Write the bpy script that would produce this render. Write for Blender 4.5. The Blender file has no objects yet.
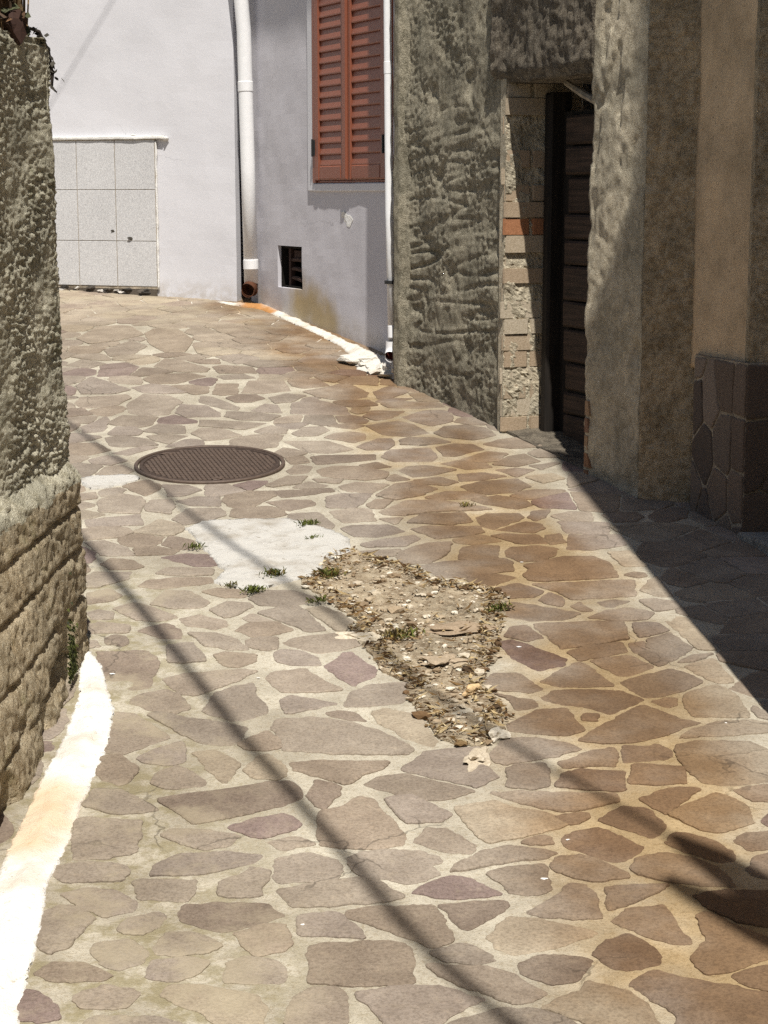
import bpy, math, random
import numpy as np
from mathutils import Vector, noise, Matrix
from math import radians as rad, sin, cos, pi, sqrt

random.seed(11)
sc = bpy.context.scene
col = sc.collection
SL = math.tan(rad(5.7))                      # the lane climbs away from the camera
def gz(y): return SL * y

# ------------------------------------------------------------------ traced ground layout (metres x 1000, plan)
STONES = """
n -693,3613 -669,3584 -550,3596 -540,3637 -561,3667 -641,3679 -707,3661
n -518,3555 -501,3512 -406,3501 -397,3538 -394,3596 -513,3601 -528,3590
n -618,3475 -565,3436 -510,3460 -507,3493 -560,3550 -621,3557 -671,3532
n -686,3381 -675,3309 -649,3289 -610,3329 -603,3381 -583,3434 -617,3468 -658,3488 -691,3450
n -519,3370 -482,3365 -454,3391 -438,3434 -462,3455 -521,3423 -532,3391
n -495,3615 -421,3615 -359,3633 -287,3670 -264,3708 -346,3727 -442,3713 -488,3661
n -542,3250 -509,3231 -472,3250 -457,3289 -473,3314 -505,3345 -564,3329 -567,3299
n -631,3188 -577,3188 -533,3193 -516,3212 -572,3252 -634,3260 -665,3212
p -666,3057 -624,3049 -593,3056 -587,3066 -609,3110 -638,3147 -670,3160 -677,3137
n -558,3101 -504,3093 -471,3101 -453,3147 -485,3165 -525,3174 -578,3137
n -394,3191 -350,3217 -335,3261 -391,3280 -447,3261 -447,3202
n -438,3288 -405,3284 -348,3295 -317,3326 -365,3369 -429,3373 -453,3314
d -406,3418 -357,3393 -316,3381 -249,3409 -202,3446 -244,3493 -346,3493 -406,3480 -413,3446
g -385,3111 -336,3080 -286,3023 -219,3023 -217,3097 -234,3138 -346,3177 -402,3177 -416,3135
n -358,3023 -369,3046 -426,3066 -535,3066 -546,3023
n -231,3673 -230,3601 -209,3578 -155,3590 -95,3607 -92,3661 -103,3691 -160,3722 -227,3697
n -341,3590 -347,3532 -324,3516 -255,3527 -260,3561 -243,3596 -237,3637 -286,3655 -295,3631
n -204,3510 -188,3476 -49,3493 12,3501 43,3523 17,3553 -19,3597 -51,3602 -155,3579 -222,3549
n -172,3412 -164,3365 -115,3362 -40,3352 -48,3381 -75,3423 -92,3452 -173,3444
n -278,3329 -249,3284 -194,3299 -180,3329 -200,3407 -236,3407 -299,3370
n -301,3188 -237,3179 -188,3188 -186,3231 -213,3270 -264,3279 -302,3260
n -139,3181 -64,3174 21,3174 55,3184 55,3303 35,3334 -8,3342 -116,3330 -147,3318
n -69,3434 -48,3423 4,3391 55,3345 93,3314 138,3345 124,3391 110,3460 100,3482 9,3479 -38,3475 -75,3466 -83,3439
n -180,3043 -67,3043 -70,3147 -94,3170 -138,3165 -166,3137 -174,3101
n -44,3124 -25,3101 8,3032 97,3032 112,3057 147,3101 187,3124 135,3156 97,3174 18,3165 -54,3147
n -62,3637 -45,3613 4,3599 53,3581 89,3599 115,3627 95,3663 126,3679 112,3707 84,3728 -7,3734 -52,3722 -83,3691
n 83,3761 137,3727 189,3717 200,3761 141,3835 94,3845 68,3775
n 170,3637 216,3655 262,3679 341,3691 378,3722 312,3747 267,3753 220,3728 155,3667 140,3631
n 240,3590 263,3538 322,3532 345,3555 349,3649 339,3670 260,3649 217,3625
p 138,3512 198,3521 244,3532 185,3596 142,3613 92,3584 56,3538
d 134,3455 135,3434 152,3391 170,3386 225,3439 254,3477 250,3499 180,3497 111,3482
n 119,3258 174,3250 214,3260 206,3284 177,3314 142,3324 85,3294
n 112,3202 150,3170 188,3147 239,3110 264,3119 307,3147 269,3183 241,3212 203,3236 104,3245 79,3250
g 216,3338 220,3307 254,3284 294,3303 365,3330 425,3373 362,3405 314,3426 250,3434 205,3353
d 262,3210 303,3184 321,3177 360,3188 383,3224 405,3265 379,3280 306,3284 259,3250
n 325,3434 385,3430 439,3426 434,3523 419,3575 386,3584 365,3540 330,3488 290,3455
n 363,3630 404,3604 452,3588 518,3610 514,3630 464,3685 428,3713 375,3699 356,3665
g 312,3083 343,3063 398,3023 500,3033 477,3113 452,3154 410,3178 383,3186 374,3152 322,3128 289,3093
n 101,3023 361,3023 321,3070 268,3097 203,3090 157,3070 110,3043
n 538,3624 596,3590 674,3570 735,3564 730,3604 713,3651 669,3692 610,3720 548,3692 528,3644
n 467,3525 454,3493 459,3462 515,3500 549,3525 597,3574 512,3570 458,3557
n 510,3371 562,3330 606,3330 589,3389 581,3450 574,3484 499,3468 459,3413
d 440,3235 467,3229 527,3251 539,3285 511,3336 483,3368 435,3336 406,3290
n 507,3113 516,3103 536,3073 529,3043 690,3023 724,3103 715,3144 607,3186 554,3205 519,3232 488,3213 458,3175
n 612,3213 660,3229 742,3273 767,3307 758,3354 694,3413 655,3462 633,3437 634,3342 590,3268
n 683,3175 728,3149 751,3229 736,3246 694,3229 656,3207
n 782,3617 827,3590 863,3671 850,3727 799,3699 775,3644
n -615,4543 -544,4517 -504,4552 -545,4644 -584,4678 -656,4644 -671,4598
n -637,4256 -569,4329 -540,4362 -604,4455 -653,4517 -698,4526 -693,4378 -693,4272
n -509,4378 -451,4320 -379,4312 -362,4345 -348,4421 -404,4455 -500,4481 -586,4526 -611,4508
n -579,4204 -520,4185 -487,4208 -490,4296 -504,4329 -557,4288 -608,4232
g -422,4154 -378,4083 -358,4139 -351,4201 -421,4276 -471,4264
n -671,4102 -623,4072 -602,4094 -592,4162 -648,4248 -691,4232 -691,4154
n -516,4050 -426,4065 -423,4094 -459,4147 -501,4185 -546,4139 -552,4094
d -469,3917 -425,3865 -327,3907 -228,3965 -190,3997 -197,4047 -218,4092 -258,4092 -339,4058 -430,4025 -528,3992
n -626,3923 -560,3917 -515,3937 -563,3986 -619,4043 -681,4047 -692,3965
n -665,3690 -598,3697 -543,3727 -542,3804 -546,3876 -614,3883 -681,3896 -697,3883 -681,3740
n -448,3765 -388,3734 -344,3753 -320,3804 -397,3830 -479,3836 -496,3804
p -309,3815 -270,3795 -209,3825 -182,3860 -225,3917 -298,3886 -347,3850
g -307,4115 -259,4098 -230,4132 -245,4197 -285,4257 -309,4239 -339,4155
n -344,4282 -294,4275 -255,4294 -266,4344 -294,4402 -332,4363 -362,4319
d -783,4834 -731,4674 -656,4687 -631,4716 -629,4875 -638,4917 -672,4980 -820,4980
n -548,4659 -504,4640 -466,4678 -401,4745 -350,4824 -401,4834 -549,4804 -605,4765
n -396,4468 -358,4475 -304,4522 -310,4571 -341,4635 -353,4730 -364,4730 -452,4656 -472,4529
n -273,4669 -182,4665 -113,4684 -179,4771 -218,4845 -303,4821 -322,4771
n -252,4517 -173,4552 -125,4580 -182,4616 -252,4648 -281,4607
n -23,4571 46,4589 68,4663 62,4740 -37,4721 -86,4663 -105,4562
d -130,4490 -89,4473 -46,4464 -76,4517 -118,4538 -151,4520
n -260,4353 -250,4280 -111,4256 -21,4256 56,4248 72,4288 31,4345 -22,4404 -89,4455 -184,4490 -277,4473 -287,4421
g -15,4455 24,4404 57,4345 121,4296 132,4337 111,4412 92,4499 5,4552 -29,4526
n -209,4154 -157,4124 -97,4077 -76,4087 -52,4132 -5,4162 14,4208 -65,4204 -160,4213 -233,4201
n 110,4115 214,4058 226,4069 277,4121 238,4191 238,4300 101,4269 76,4221 43,4161
n 26,4025 95,3986 146,3992 213,4036 133,4086 50,4138 -10,4121 -52,4075
d -157,3954 -133,3944 -111,4014 -97,4065 -163,4102 -177,4007
n -147,3830 -139,3759 -110,3746 -30,3740 44,3759 47,3817 -8,3937 -26,3990 -56,4010 -103,3944 -145,3930 -149,3896
n 25,3928 49,3865 126,3876 155,3912 88,3986 61,4014 0,3997
n -217,3734 -150,3765 -195,3800 -259,3772
g 202,3817 228,3768 311,3804 395,3843 422,3876 367,3923 297,3944 258,3986 160,3951
n 290,4065 348,4050 389,4072 395,4170 391,4198 315,4193 294,4162
n 323,3965 403,3930 440,3937 496,3958 546,3986 540,4022 424,4022 316,4036 248,4029
d 472,4052 541,4036 563,4047 579,4149 472,4161 437,4144 403,4064
n 439,4170 503,4185 559,4177 574,4248 566,4288 506,4264 423,4201
n 271,4208 296,4193 368,4224 420,4240 488,4280 454,4329 385,4353 306,4353 258,4248
n 316,4404 368,4387 458,4370 508,4404 489,4481 476,4549 393,4534 316,4446
n 324,4626 346,4543 387,4552 403,4571 392,4607 285,4663
n 260,4716 292,4685 391,4663 427,4693 386,4778 369,4818 299,4810
n 434,4599 476,4578 540,4557 581,4509 632,4557 686,4606 633,4671 527,4685 454,4678 417,4627
d 548,4464 560,4508 520,4517 509,4473
n 409,3869 433,3869 465,3896 461,3917 408,3912 385,3896
n 330,3763 376,3765 368,3797 333,3797 302,3772
d 398,3746 437,3722 490,3675 536,3703 568,3746 541,3775 503,3825 474,3840 425,3825 393,3785
d 528,3843 591,3793 610,3804 629,3856 602,3951 548,3954 480,3883
n 543,4320 623,4332 692,4362 767,4421 816,4455 757,4481 714,4552 680,4580 580,4464 487,4345
n 685,4224 707,4248 706,4280 678,4312 657,4296 596,4304 583,4201
n 637,4072 712,4080 723,4147 722,4177 610,4193 595,4170 580,4080
g 722,4216 739,4132 755,4080 828,4072 923,4087 953,4232 951,4288 909,4332 785,4329 723,4304
g 858,4370 988,4395 998,4446 943,4473 846,4455 778,4404 740,4353
g 790,4562 800,4499 854,4495 941,4495 947,4526 939,4663 901,4721 829,4673 800,4644
n 742,4556 770,4571 779,4622 745,4622 710,4598
n 674,4676 691,4629 744,4637 818,4692 864,4741 846,4790 799,4841 707,4790 641,4741
n 644,3917 705,4000 744,4050 690,4058 644,4036 592,3993
g 703,3843 733,3817 785,3843 831,3869 836,3958 805,4014 771,4029 692,3958 649,3910
n 860,3986 900,3979 925,4036 921,4080 857,4065 819,4043
n 670,3715 720,3678 756,3689 757,3727 726,3778 686,3810 646,3817 618,3765
n 798,3734 850,3740 867,3791 869,3830 814,3817 783,3804 772,3778
n 967,4499 1002,4477 995,4522 974,4574 958,4537
g 870,4790 901,4733 950,4741 951,4774 928,4919 875,4892 835,4858
n 850,4892 905,4927 936,4963 871,4945 823,4892
n 765,4858 831,4927 882,5008 851,5091 839,5138 764,5081 751,5017 768,4999 719,4963
n 716,4966 758,4995 747,5008 755,5068 705,5044
n 739,5157 747,5100 778,5119 842,5157 813,5225 741,5225
g 863,5166 880,5072 893,4999 953,4990 932,5119 913,5274 878,5305 830,5274
n 823,5335 886,5356 912,5376 897,5428 839,5450 790,5439
g 844,5482 904,5471 879,5671 854,5648 807,5536
n 815,5666 848,5682 842,5712 807,5717 776,5694
n 648,4790 681,4790 752,4859 694,4947 653,4939 576,4907
n 318,5849 379,5871 392,6020 338,6032 265,6008 246,5871
n 180,5665 277,5676 420,5739 423,5826 403,5871 185,5838 118,5794
n 305,5583 352,5583 428,5665 375,5697 303,5686 253,5644
n 411,5897 449,5839 519,5850 564,5897 593,5981 533,6022 433,6005 412,5969
n 461,5638 507,5627 669,5653 755,5671 744,5827 697,5897 599,5892 525,5839 463,5793 475,5737 448,5692
n 543,5521 581,5444 686,5460 783,5480 798,5638 680,5627 572,5610 471,5595
n 389,5460 467,5470 501,5521 425,5601 349,5553
n 506,5400 543,5380 557,5460 519,5505 478,5440
n 602,5331 631,5340 605,5423 572,5380
n 677,5376 701,5370 760,5430 710,5440 659,5419
n 364,5283 437,5245 537,5254 596,5311 546,5340 461,5390 393,5419 366,5360
n 706,5247 782,5256 821,5320 752,5367 672,5339 616,5274
n 480,5098 507,5001 613,5045 712,5089 714,5170 710,5235 535,5230 441,5216
d 411,5071 465,5098 422,5213 377,5198 353,5107
p 359,4933 386,4892 427,4823 501,4875 513,4917 458,4984 409,5045 369,5080 328,5054
n 551,4912 625,4942 691,4976 686,5054 574,5019 519,4976
n 473,4708 552,4708 621,4716 578,4834 549,4895 498,4843 426,4747
n -947,5909 -833,5909 -872,5999 -965,6091 -1023,6060
n -825,5909 -704,5924 -692,5969 -776,6014 -852,5984
p -620,5785 -553,5793 -529,5865 -598,5915 -678,5924 -743,5885
n -889,5751 -821,5751 -786,5779 -834,5850 -907,5874 -931,5807
n -652,5681 -556,5695 -557,5751 -712,5770 -739,5709
n -939,5561 -910,5561 -824,5654 -821,5723 -935,5723 -962,5681
n -703,5548 -583,5587 -545,5614 -554,5668 -675,5668 -756,5641 -776,5574
n -640,5358 -562,5365 -535,5419 -610,5521 -685,5534 -716,5395
n -499,5465 -434,5470 -431,5534 -531,5561 -569,5521
n -482,5268 -445,5297 -400,5382 -414,5419 -487,5419 -532,5345
n -909,5400 -842,5432 -817,5483 -867,5548 -929,5496
n -747,5261 -681,5238 -615,5273 -696,5358 -768,5419 -827,5358
n -878,5254 -813,5261 -822,5321 -870,5350 -901,5321
n -584,5202 -496,5168 -468,5202 -472,5249 -555,5297 -614,5261
d -648,5089 -591,5089 -604,5168 -649,5226 -699,5191 -721,5156
n -514,5034 -451,4997 -384,5001 -427,5078 -493,5134 -574,5138
n -447,4865 -403,4855 -359,4906 -359,4959 -449,4976 -484,4959
n -606,4896 -566,4892 -498,4906 -523,4980 -554,5056 -626,5034
n -859,5134 -754,5145 -754,5202 -851,5230 -878,5202
d -800,5045 -751,5019 -734,5056 -752,5100 -789,5122 -814,5089
n -848,5012 -816,5023 -835,5078 -864,5067
n -377,5100 -314,5130 -266,5164 -320,5233 -404,5222 -439,5164
n -397,5233 -332,5245 -399,5317 -427,5269
n -377,5390 -312,5378 -226,5415 -212,5465 -279,5530 -378,5530 -421,5453
n -280,5210 -223,5146 -170,5164 -229,5305 -260,5373 -327,5365 -384,5317
g -197,5269 -147,5168 -116,5152 -94,5233 -127,5305 -192,5378 -239,5353
n -193,4965 -127,4987 -68,5030 -84,5096 -146,5130 -266,5096 -294,5052
n -293,4892 -248,4871 -175,4871 -192,4934 -239,4987 -302,4997 -311,4955
p -122,4781 -82,4718 -30,4781 -19,4831 -52,4892 -90,4970 -119,4965 -133,4913 -168,4871
n -1295,7312 -1207,7294 -1134,7384 -1206,7512 -1334,7493
n -1168,7156 -1097,7132 -1037,7207 -1093,7277 -1138,7294 -1195,7224
n -1045,7294 -943,7438 -1006,7457 -1118,7330
n -808,6649 -747,6663 -693,6754 -765,6830 -853,6830
n -718,6532 -603,6518 -614,6649 -706,6649 -770,6590
n -705,6271 -623,6338 -569,6406 -601,6504 -721,6490 -758,6352
n -1033,6439 -887,6420 -884,6575 -909,6649 -986,6693 -1066,6605
n -870,6462 -774,6420 -770,6518 -789,6619 -865,6605 -880,6547
n -1128,6605 -1071,6634 -1092,6723 -1147,6693
n -1048,6245 -853,6271 -884,6401 -1070,6338
n -314,7348 -210,7330 -126,7402 -234,7550 -427,7538
d -272,7139 -164,7173 -38,7224 -34,7305 -251,7284 -301,7259
n -241,6957 -158,6925 -77,6893 4,6925 20,7022 -104,7112 -204,7122 -269,7055
n -46,7078 29,7105 -30,7180 -96,7139
n -372,7146 -298,7173 -328,7277 -402,7242
n -364,6990 -300,7006 -287,7105 -355,7139 -387,7039
n -426,6790 -325,6846 -298,6957 -379,6957 -452,6815
d -378,6640 -294,6678 -186,6729 -203,6778 -329,6754 -439,6738
n -253,6862 -173,6846 -158,6909 -279,6909
n -138,6723 -43,6708 20,6830 -109,6862 -176,6800
n -210,6504 -118,6490 -81,6547 -43,6699 -153,6699 -219,6649
d -345,6456 -248,6547 -275,6605 -361,6605 -436,6575
n 36,6877 101,6909 37,6990 4,6909
n -50,6490 -4,6490 35,6599 -27,6610 -69,6532
n -176,6379 -145,6303 -30,6325 -50,6476 -111,6490 -201,6448
n -291,6258 -187,6219 -174,6271 -239,6448 -344,6420 -345,6298
n -105,6129 -25,6116 76,6193 18,6284 -115,6271 -154,6232
n -53,5998 74,6017 126,6104 105,6147 3,6091 -82,6029
n -52,5897 31,5897 60,5981 3,5969 -88,5957
n 41,6284 71,6365 -19,6352
n 109,6949 180,6964 286,7058 164,7123 88,7106 59,7043
n 41,6610 135,6667 202,6768 116,6888 35,6827 -30,6667
n 4,6406 76,6393 171,6446 398,6473 288,6555 183,6610 82,6596 33,6514 -18,6446
n 69,5794 152,5826 190,5882 223,5962 233,6055 147,6044 54,5950 37,5893
n 400,7176 469,7211 510,7316 427,7351 301,7211
n 328,7058 429,7098 408,7159 301,7211 228,7159
n 530,7108 628,7193 579,7316 507,7263 440,7142
n 441,7460 534,7413 658,7442 622,7649 492,7572 417,7497
n 518,6944 600,7058 528,7085 443,7058
n 625,7058 709,7159 686,7176 581,7125
n 296,6881 385,6896 478,6960 391,7009 288,6986
n 158,6834 237,6818 287,6865 217,6935 111,6896
n 322,6741 389,6681 486,6711 564,6803 516,6912 384,6881 293,6803
n 199,6607 308,6622 389,6666 321,6726 234,6726 153,6637
n 367,6550 485,6478 543,6535 525,6607 428,6666 323,6607
n 234,6274 317,6314 293,6437 133,6409 83,6300
n 344,6261 385,6214 507,6368 481,6423 375,6423 331,6368
n 185,6101 272,6131 354,6183 336,6248 160,6255 93,6221
n 521,6170 563,6234 560,6287 503,6319 392,6208
n 454,6051 561,6044 541,6144 418,6157 373,6131
n 541,6327 582,6368 607,6478 543,6450 514,6368
n 567,6032 619,6056 614,6170 562,6144 550,6081
n 652,6315 746,6330 750,6444 665,6444 600,6391
n 638,6167 781,6167 801,6300 619,6315
n 698,5972 824,6026 824,6153 644,6153 618,5972
d 818,6309 894,6315 932,6375 919,6437 852,6444 788,6406
d 970,6315 1020,6315 1088,6375 1108,6469 1066,6507 992,6469 953,6375
g 785,5788 862,5788 831,5958 750,5945
g 615,6852 703,6923 664,6996 549,6941
n -30,8397 38,8420 118,8538 29,8684 -51,8538
n 27,8194 161,8181 276,8216 260,8306 86,8328 -16,8283
n 128,7916 209,7827 303,7916 308,8042 273,8137 179,8128 83,8000
n -38,7937 36,7979 93,8119 -58,8128 -95,8021
n -1,7657 97,7630 196,7695 127,7855 64,7925 -83,7835
n 257,7618 378,7561 481,7657 444,7794 356,7855 263,7815 219,7695
n 69,7486 165,7468 280,7523 212,7607 105,7607 65,7561
n -70,7384 16,7394 43,7486 34,7599 -28,7599 -114,7449
n 41,7183 193,7200 220,7270 189,7413 25,7376 -10,7270
n 246,7287 297,7287 414,7394 375,7486 288,7493 216,7431
n -311,8436 -229,8369 -149,8369 -80,8436 -71,8527 -155,8713 -214,8737 -284,8642 -381,8549
d -828,9000 -640,9000 -672,9162 -835,9206 -874,9162
n -577,8509 -446,8572 -494,8804 -661,8793 -677,8524
d -690,8315 -612,8315 -559,8397 -604,8476 -693,8476 -741,8406
n -505,8292 -428,8315 -367,8453 -457,8500 -541,8406
n -550,8102 -460,8094 -492,8247 -552,8278 -604,8137
n -632,7945 -511,7925 -461,8029 -606,8094 -711,8115 -712,8008
n -303,8051 -153,8051 -175,8203 -314,8360 -427,8292 -421,8072
n -522,7676 -424,7684 -419,7762 -495,7823 -561,7723
n -368,7626 -288,7645 -238,7743 -267,7823 -349,7802 -397,7684
n -130,7762 -85,7843 -168,7884 -249,7823
n -770,8462 -694,8500 -709,8743 -815,8743 -813,8500
n -745,8181 -666,8137 -662,8203 -806,8430 -868,8453 -854,8315
n -447,8693 -384,8620 -266,8693 -332,8844 -474,8819
n -600,7762 -517,7884 -668,7925 -817,7945 -805,7823
n -126,7512 -82,7568 -84,7684 -147,7723 -218,7684 -251,7607
n -783,8844 -631,8870 -711,8974 -831,8922
n -753,7550 -691,7568 -608,7642 -709,7774 -800,7774 -825,7679
n -1604,9804 -1459,9899 -1347,10093 -1475,10434 -1645,10364 -1698,9963
n -1276,9804 -1167,9561 -1057,9561 -1050,9930 -1167,10260 -1314,10295 -1345,10126
n -1438,9443 -1325,9502 -1279,9742 -1390,9899 -1492,9620
n -1132,8743 -1010,8743 -885,8922 -975,8990 -1146,8937 -1185,8844
n -1144,8524 -1042,8500 -936,8524 -1045,8693 -1132,8743 -1220,8644
n -1042,9027 -895,9027 -882,9107 -1078,9357 -1147,9386 -1173,9162
n -1376,8181 -1233,8247 -1187,8406 -1217,8476 -1426,8430 -1432,8292
n -1080,8029 -970,8051 -962,8225 -933,8315 -1007,8453 -1141,8500 -1188,8269 -1154,8094
n -891,8008 -734,8008 -742,8094 -820,8247 -938,8269 -942,8094
d -937,9244 -843,9244 -853,9357 -927,9357 -1021,9329
n -1437,8500 -1289,8500 -1213,8596 -1352,8793 -1454,8922 -1489,8693
n -1498,9134 -1430,9244 -1566,9357 -1624,9189
n -901,8476 -837,8524 -846,8669 -946,8718 -1035,8693
n -1173,7645 -1058,7653 -1040,7723 -1090,7823 -1172,7823 -1192,7684
n -963,7676 -856,7684 -871,7823 -994,7863 -1040,7723
n -1145,7457 -1090,7438 -947,7475 -994,7568 -1119,7645 -1194,7607
n -1295,7684 -1211,7723 -1214,7925 -1245,8008 -1323,7802
n -1175,7843 -1069,7802 -1019,7843 -1012,8008 -1173,8029 -1222,7884
"""
KERB = "-842,4836 -811,4613 -803,4376 -811,4132 -816,3912 -817,3689 -810,3575 -808,3385 -747,2959 -730,2673 -702,2326 -603,2326 -634,2673 -656,2959 -671,3159 -685,3385 -703,3575 -693,3736 -697,3949 -691,4132 -687,4313 -706,4543 -794,4883 -854,5013"
RUBBLE = "-201,5703 -250,5671 -268,5606 -163,5419 -73,5230 -100,5161 -34,4950 -8,4826 65,4731 63,4618 106,4488 134,4344 180,4315 249,4295 302,4405 333,4509 277,4663 268,4802 306,4875 338,5107 358,5273 384,5450 327,5558 161,5638 113,5754 32,5822 -104,5963 -196,5874"
CEMENT = "-604,5962 -517,5729 -541,5603 -421,5522 -360,5562 -282,5644 -232,5665 -200,5783 -118,5939 -117,6091 -215,6239 -347,6341 -515,6341 -642,6315 -692,6214"
SPLASH = "-1147,6815 -1113,6754 -1076,6769 -997,6830 -945,6893 -966,6957 -1025,6973 -1151,6941 -1194,6909"

def dec(s): return [tuple(float(v) / 1000 for v in q.split(',')) for q in s.split()]

# ------------------------------------------------------------------ node helpers
class NT:
    def __init__(s, name, rough=.9, spec=.25):
        s.m = bpy.data.materials.new(name); s.m.use_nodes = True
        s.t = s.m.node_tree; s.t.nodes.clear()
        s.out = s.t.nodes.new('ShaderNodeOutputMaterial')
        s.b = s.t.nodes.new('ShaderNodeBsdfPrincipled')
        s.b.inputs['Roughness'].default_value = rough
        s.b.inputs['Specular IOR Level'].default_value = spec
        s.t.links.new(s.b.outputs[0], s.out.inputs[0])
        s.geo = s.t.nodes.new('ShaderNodeNewGeometry')
        s.P = s.geo.outputs['Position']
    def n(s, ty): return s.t.nodes.new(ty)
    def set(s, sock, v):
        if isinstance(v, bpy.types.NodeSocket): s.t.links.new(v, sock)
        elif isinstance(v, (tuple, list)) and sock.type == 'RGBA' and len(v) == 3: sock.default_value = (*v, 1)
        else: sock.default_value = v
    def math(s, op, a, b=0., c=0., clamp=False):
        k = s.n('ShaderNodeMath'); k.operation = op; k.use_clamp = clamp
        s.set(k.inputs[0], a); s.set(k.inputs[1], b); s.set(k.inputs[2], c); return k.outputs[0]
    def vec(s, op, a, b=(0, 0, 0), sc=1.):
        k = s.n('ShaderNodeVectorMath'); k.operation = op
        s.set(k.inputs[0], a); s.set(k.inputs[1], b)
        if op == 'SCALE': s.set(k.inputs['Scale'], sc)
        return k.outputs['Value'] if op in ('LENGTH', 'DOT_PRODUCT', 'DISTANCE') else k.outputs['Vector']
    def noise(s, scale, detail=4., rough=.55, vec=None, colour=False):
        k = s.n('ShaderNodeTexNoise'); s.set(k.inputs['Vector'], s.P if vec is None else vec)
        k.inputs['Scale'].default_value = scale; k.inputs['Detail'].default_value = detail
        k.inputs['Roughness'].default_value = rough
        return k.outputs['Color' if colour else 'Fac']
    def voro(s, scale, feature='F1', vec=None, out='Distance'):
        k = s.n('ShaderNodeTexVoronoi'); k.feature = feature; s.set(k.inputs['Vector'], s.P if vec is None else vec)
        k.inputs['Scale'].default_value = scale; return k.outputs[out]
    def step(s, f, lo, hi):
        k = s.n('ShaderNodeMapRange'); k.interpolation_type = 'SMOOTHSTEP'
        s.set(k.inputs['Value'], f); k.inputs['From Min'].default_value = lo; k.inputs['From Max'].default_value = hi
        if lo > hi:
            k.inputs['From Min'].default_value = hi; k.inputs['From Max'].default_value = lo
            k.inputs['To Min'].default_value = 1; k.inputs['To Max'].default_value = 0
        return k.outputs['Result']
    def mix(s, f, a, b, mode='MIX'):
        k = s.n('ShaderNodeMix'); k.data_type = 'RGBA'; k.blend_type = mode
        s.set(k.inputs[0], f); s.set(k.inputs[6], a); s.set(k.inputs[7], b); return k.outputs[2]
    def attr(s, name):
        k = s.n('ShaderNodeAttribute'); k.attribute_name = name; return k.outputs['Color']
    def sep(s, v):
        k = s.n('ShaderNodeSeparateXYZ'); s.set(k.inputs[0], v); return k.outputs
    def bump(s, h, strength=.5, dist=.01):
        k = s.n('ShaderNodeBump'); s.set(k.inputs['Height'], h)
        k.inputs['Strength'].default_value = strength; k.inputs['Distance'].default_value = dist
        s.t.links.new(k.outputs[0], s.b.inputs['Normal'])
    def col(s, c): s.set(s.b.inputs['Base Color'], c)
    def dist_line(s, pts, P=None):
        P = s.P if P is None else P; best = None
        for a, b in zip(pts[:-1], pts[1:]):
            a = Vector(a); b = Vector(b); ba = b - a
            pa = s.vec('SUBTRACT', P, tuple(a))
            h = s.math('DIVIDE', s.vec('DOT_PRODUCT', pa, tuple(ba)), ba.length_squared, clamp=True)
            q = s.vec('SCALE', tuple(ba), sc=h)
            d = s.vec('LENGTH', s.vec('SUBTRACT', pa, q))
            best = d if best is None else s.math('MINIMUM', best, d)
        return best
    def warp(s, amt, scale):
        c = s.noise(scale, 3, .6, colour=True)
        return s.vec('ADD', s.P, s.vec('SCALE', s.vec('SUBTRACT', c, (.5, .5, .5)), sc=amt * 2))

def g3(x, y): return (x, y, gz(y))

# ------------------------------------------------------------------ materials
RUN = [g3(*p) for p in ((-.80, 11.15), (-.477, 10.25), (-.12, 8.9), (.15, 7.57), (.35, 6.47), (.48, 5.75), (.57, 4.9), (.60, 4.2), (.62, 3.7), (.62, 3.27), (.62, 2.5))]
def stain_mask(t):
    W = t.warp(.16, 3.5)
    d = t.dist_line(RUN, W)
    m = t.step(d, .40, .14)
    return t.math('MULTIPLY', m, t.step(t.noise(2.2, 4, .6), .25, .6))

def m_stone():
    t = NT('porphyry', .85, .3)
    base = t.attr('tint')
    big = t.noise(9, 4, .6); fine = t.noise(130, 4, .7); grit = t.noise(420, 2, .6)
    c = t.mix(t.step(big, .35, .7), t.mix(1., base, (.86, .84, .82), 'MULTIPLY'), t.mix(1., base, (1.1, 1.1, 1.08), 'MULTIPLY'))
    c = t.mix(t.math('MULTIPLY', t.step(fine, .42, .66), .75), c, t.mix(1., c, (.62, .60, .58), 'MULTIPLY'))
    c = t.mix(t.math('MULTIPLY', t.step(t.noise(55, 5, .75), .52, .70), .5), c, t.mix(1., c, (1.35, 1.33, 1.28), 'MULTIPLY'))
    c = t.mix(t.math('MULTIPLY', t.step(grit, .6, .72), .45), c, (.45, .40, .33))
    # cement film smeared over the stones on the left of the lane
    sm = t.math('MULTIPLY', t.step(t.noise(5, 5, .65), .46, .66), t.math('MAXIMUM', t.step(t.dist_line([g3(-.95, 5.4), g3(-.6, 3.6), g3(-.35, 2.6)]), .55, .15), t.step(t.dist_line([g3(-2, 11.5), g3(-.9, 10.8)]), 1.0, .2)))
    c = t.mix(t.math('MULTIPLY', sm, .65), c, (.37, .32, .23))
    dust = t.math('MULTIPLY', t.step(t.noise(38, 4, .7), .5, .75), .28)
    c = t.mix(dust, c, (.36, .30, .22))
    dz = t.noise(1.3, 5, .65); c = t.mix(1., c, t.mix(t.step(dz, .32, .66), (.80, .78, .75), (1.06, 1.06, 1.05)), 'MULTIPLY')
    cr = t.math('MULTIPLY', t.step(t.voro(3.1, 'DISTANCE_TO_EDGE', t.warp(.06, 9)), .012, .003), t.step(t.noise(1.7, 3, .5), .57, .62))
    c = t.mix(t.math('MULTIPLY', cr, .5), c, (.05, .04, .03))
    st = stain_mask(t)
    c = t.mix(st, c, t.mix(1., c, (.63, .475, .325), 'MULTIPLY'))
    t.col(c)
    t.bump(t.math('ADD', t.math('MULTIPLY', fine, .8), t.math('MULTIPLY', big, .8)), .8, .005)
    return t.m

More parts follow.
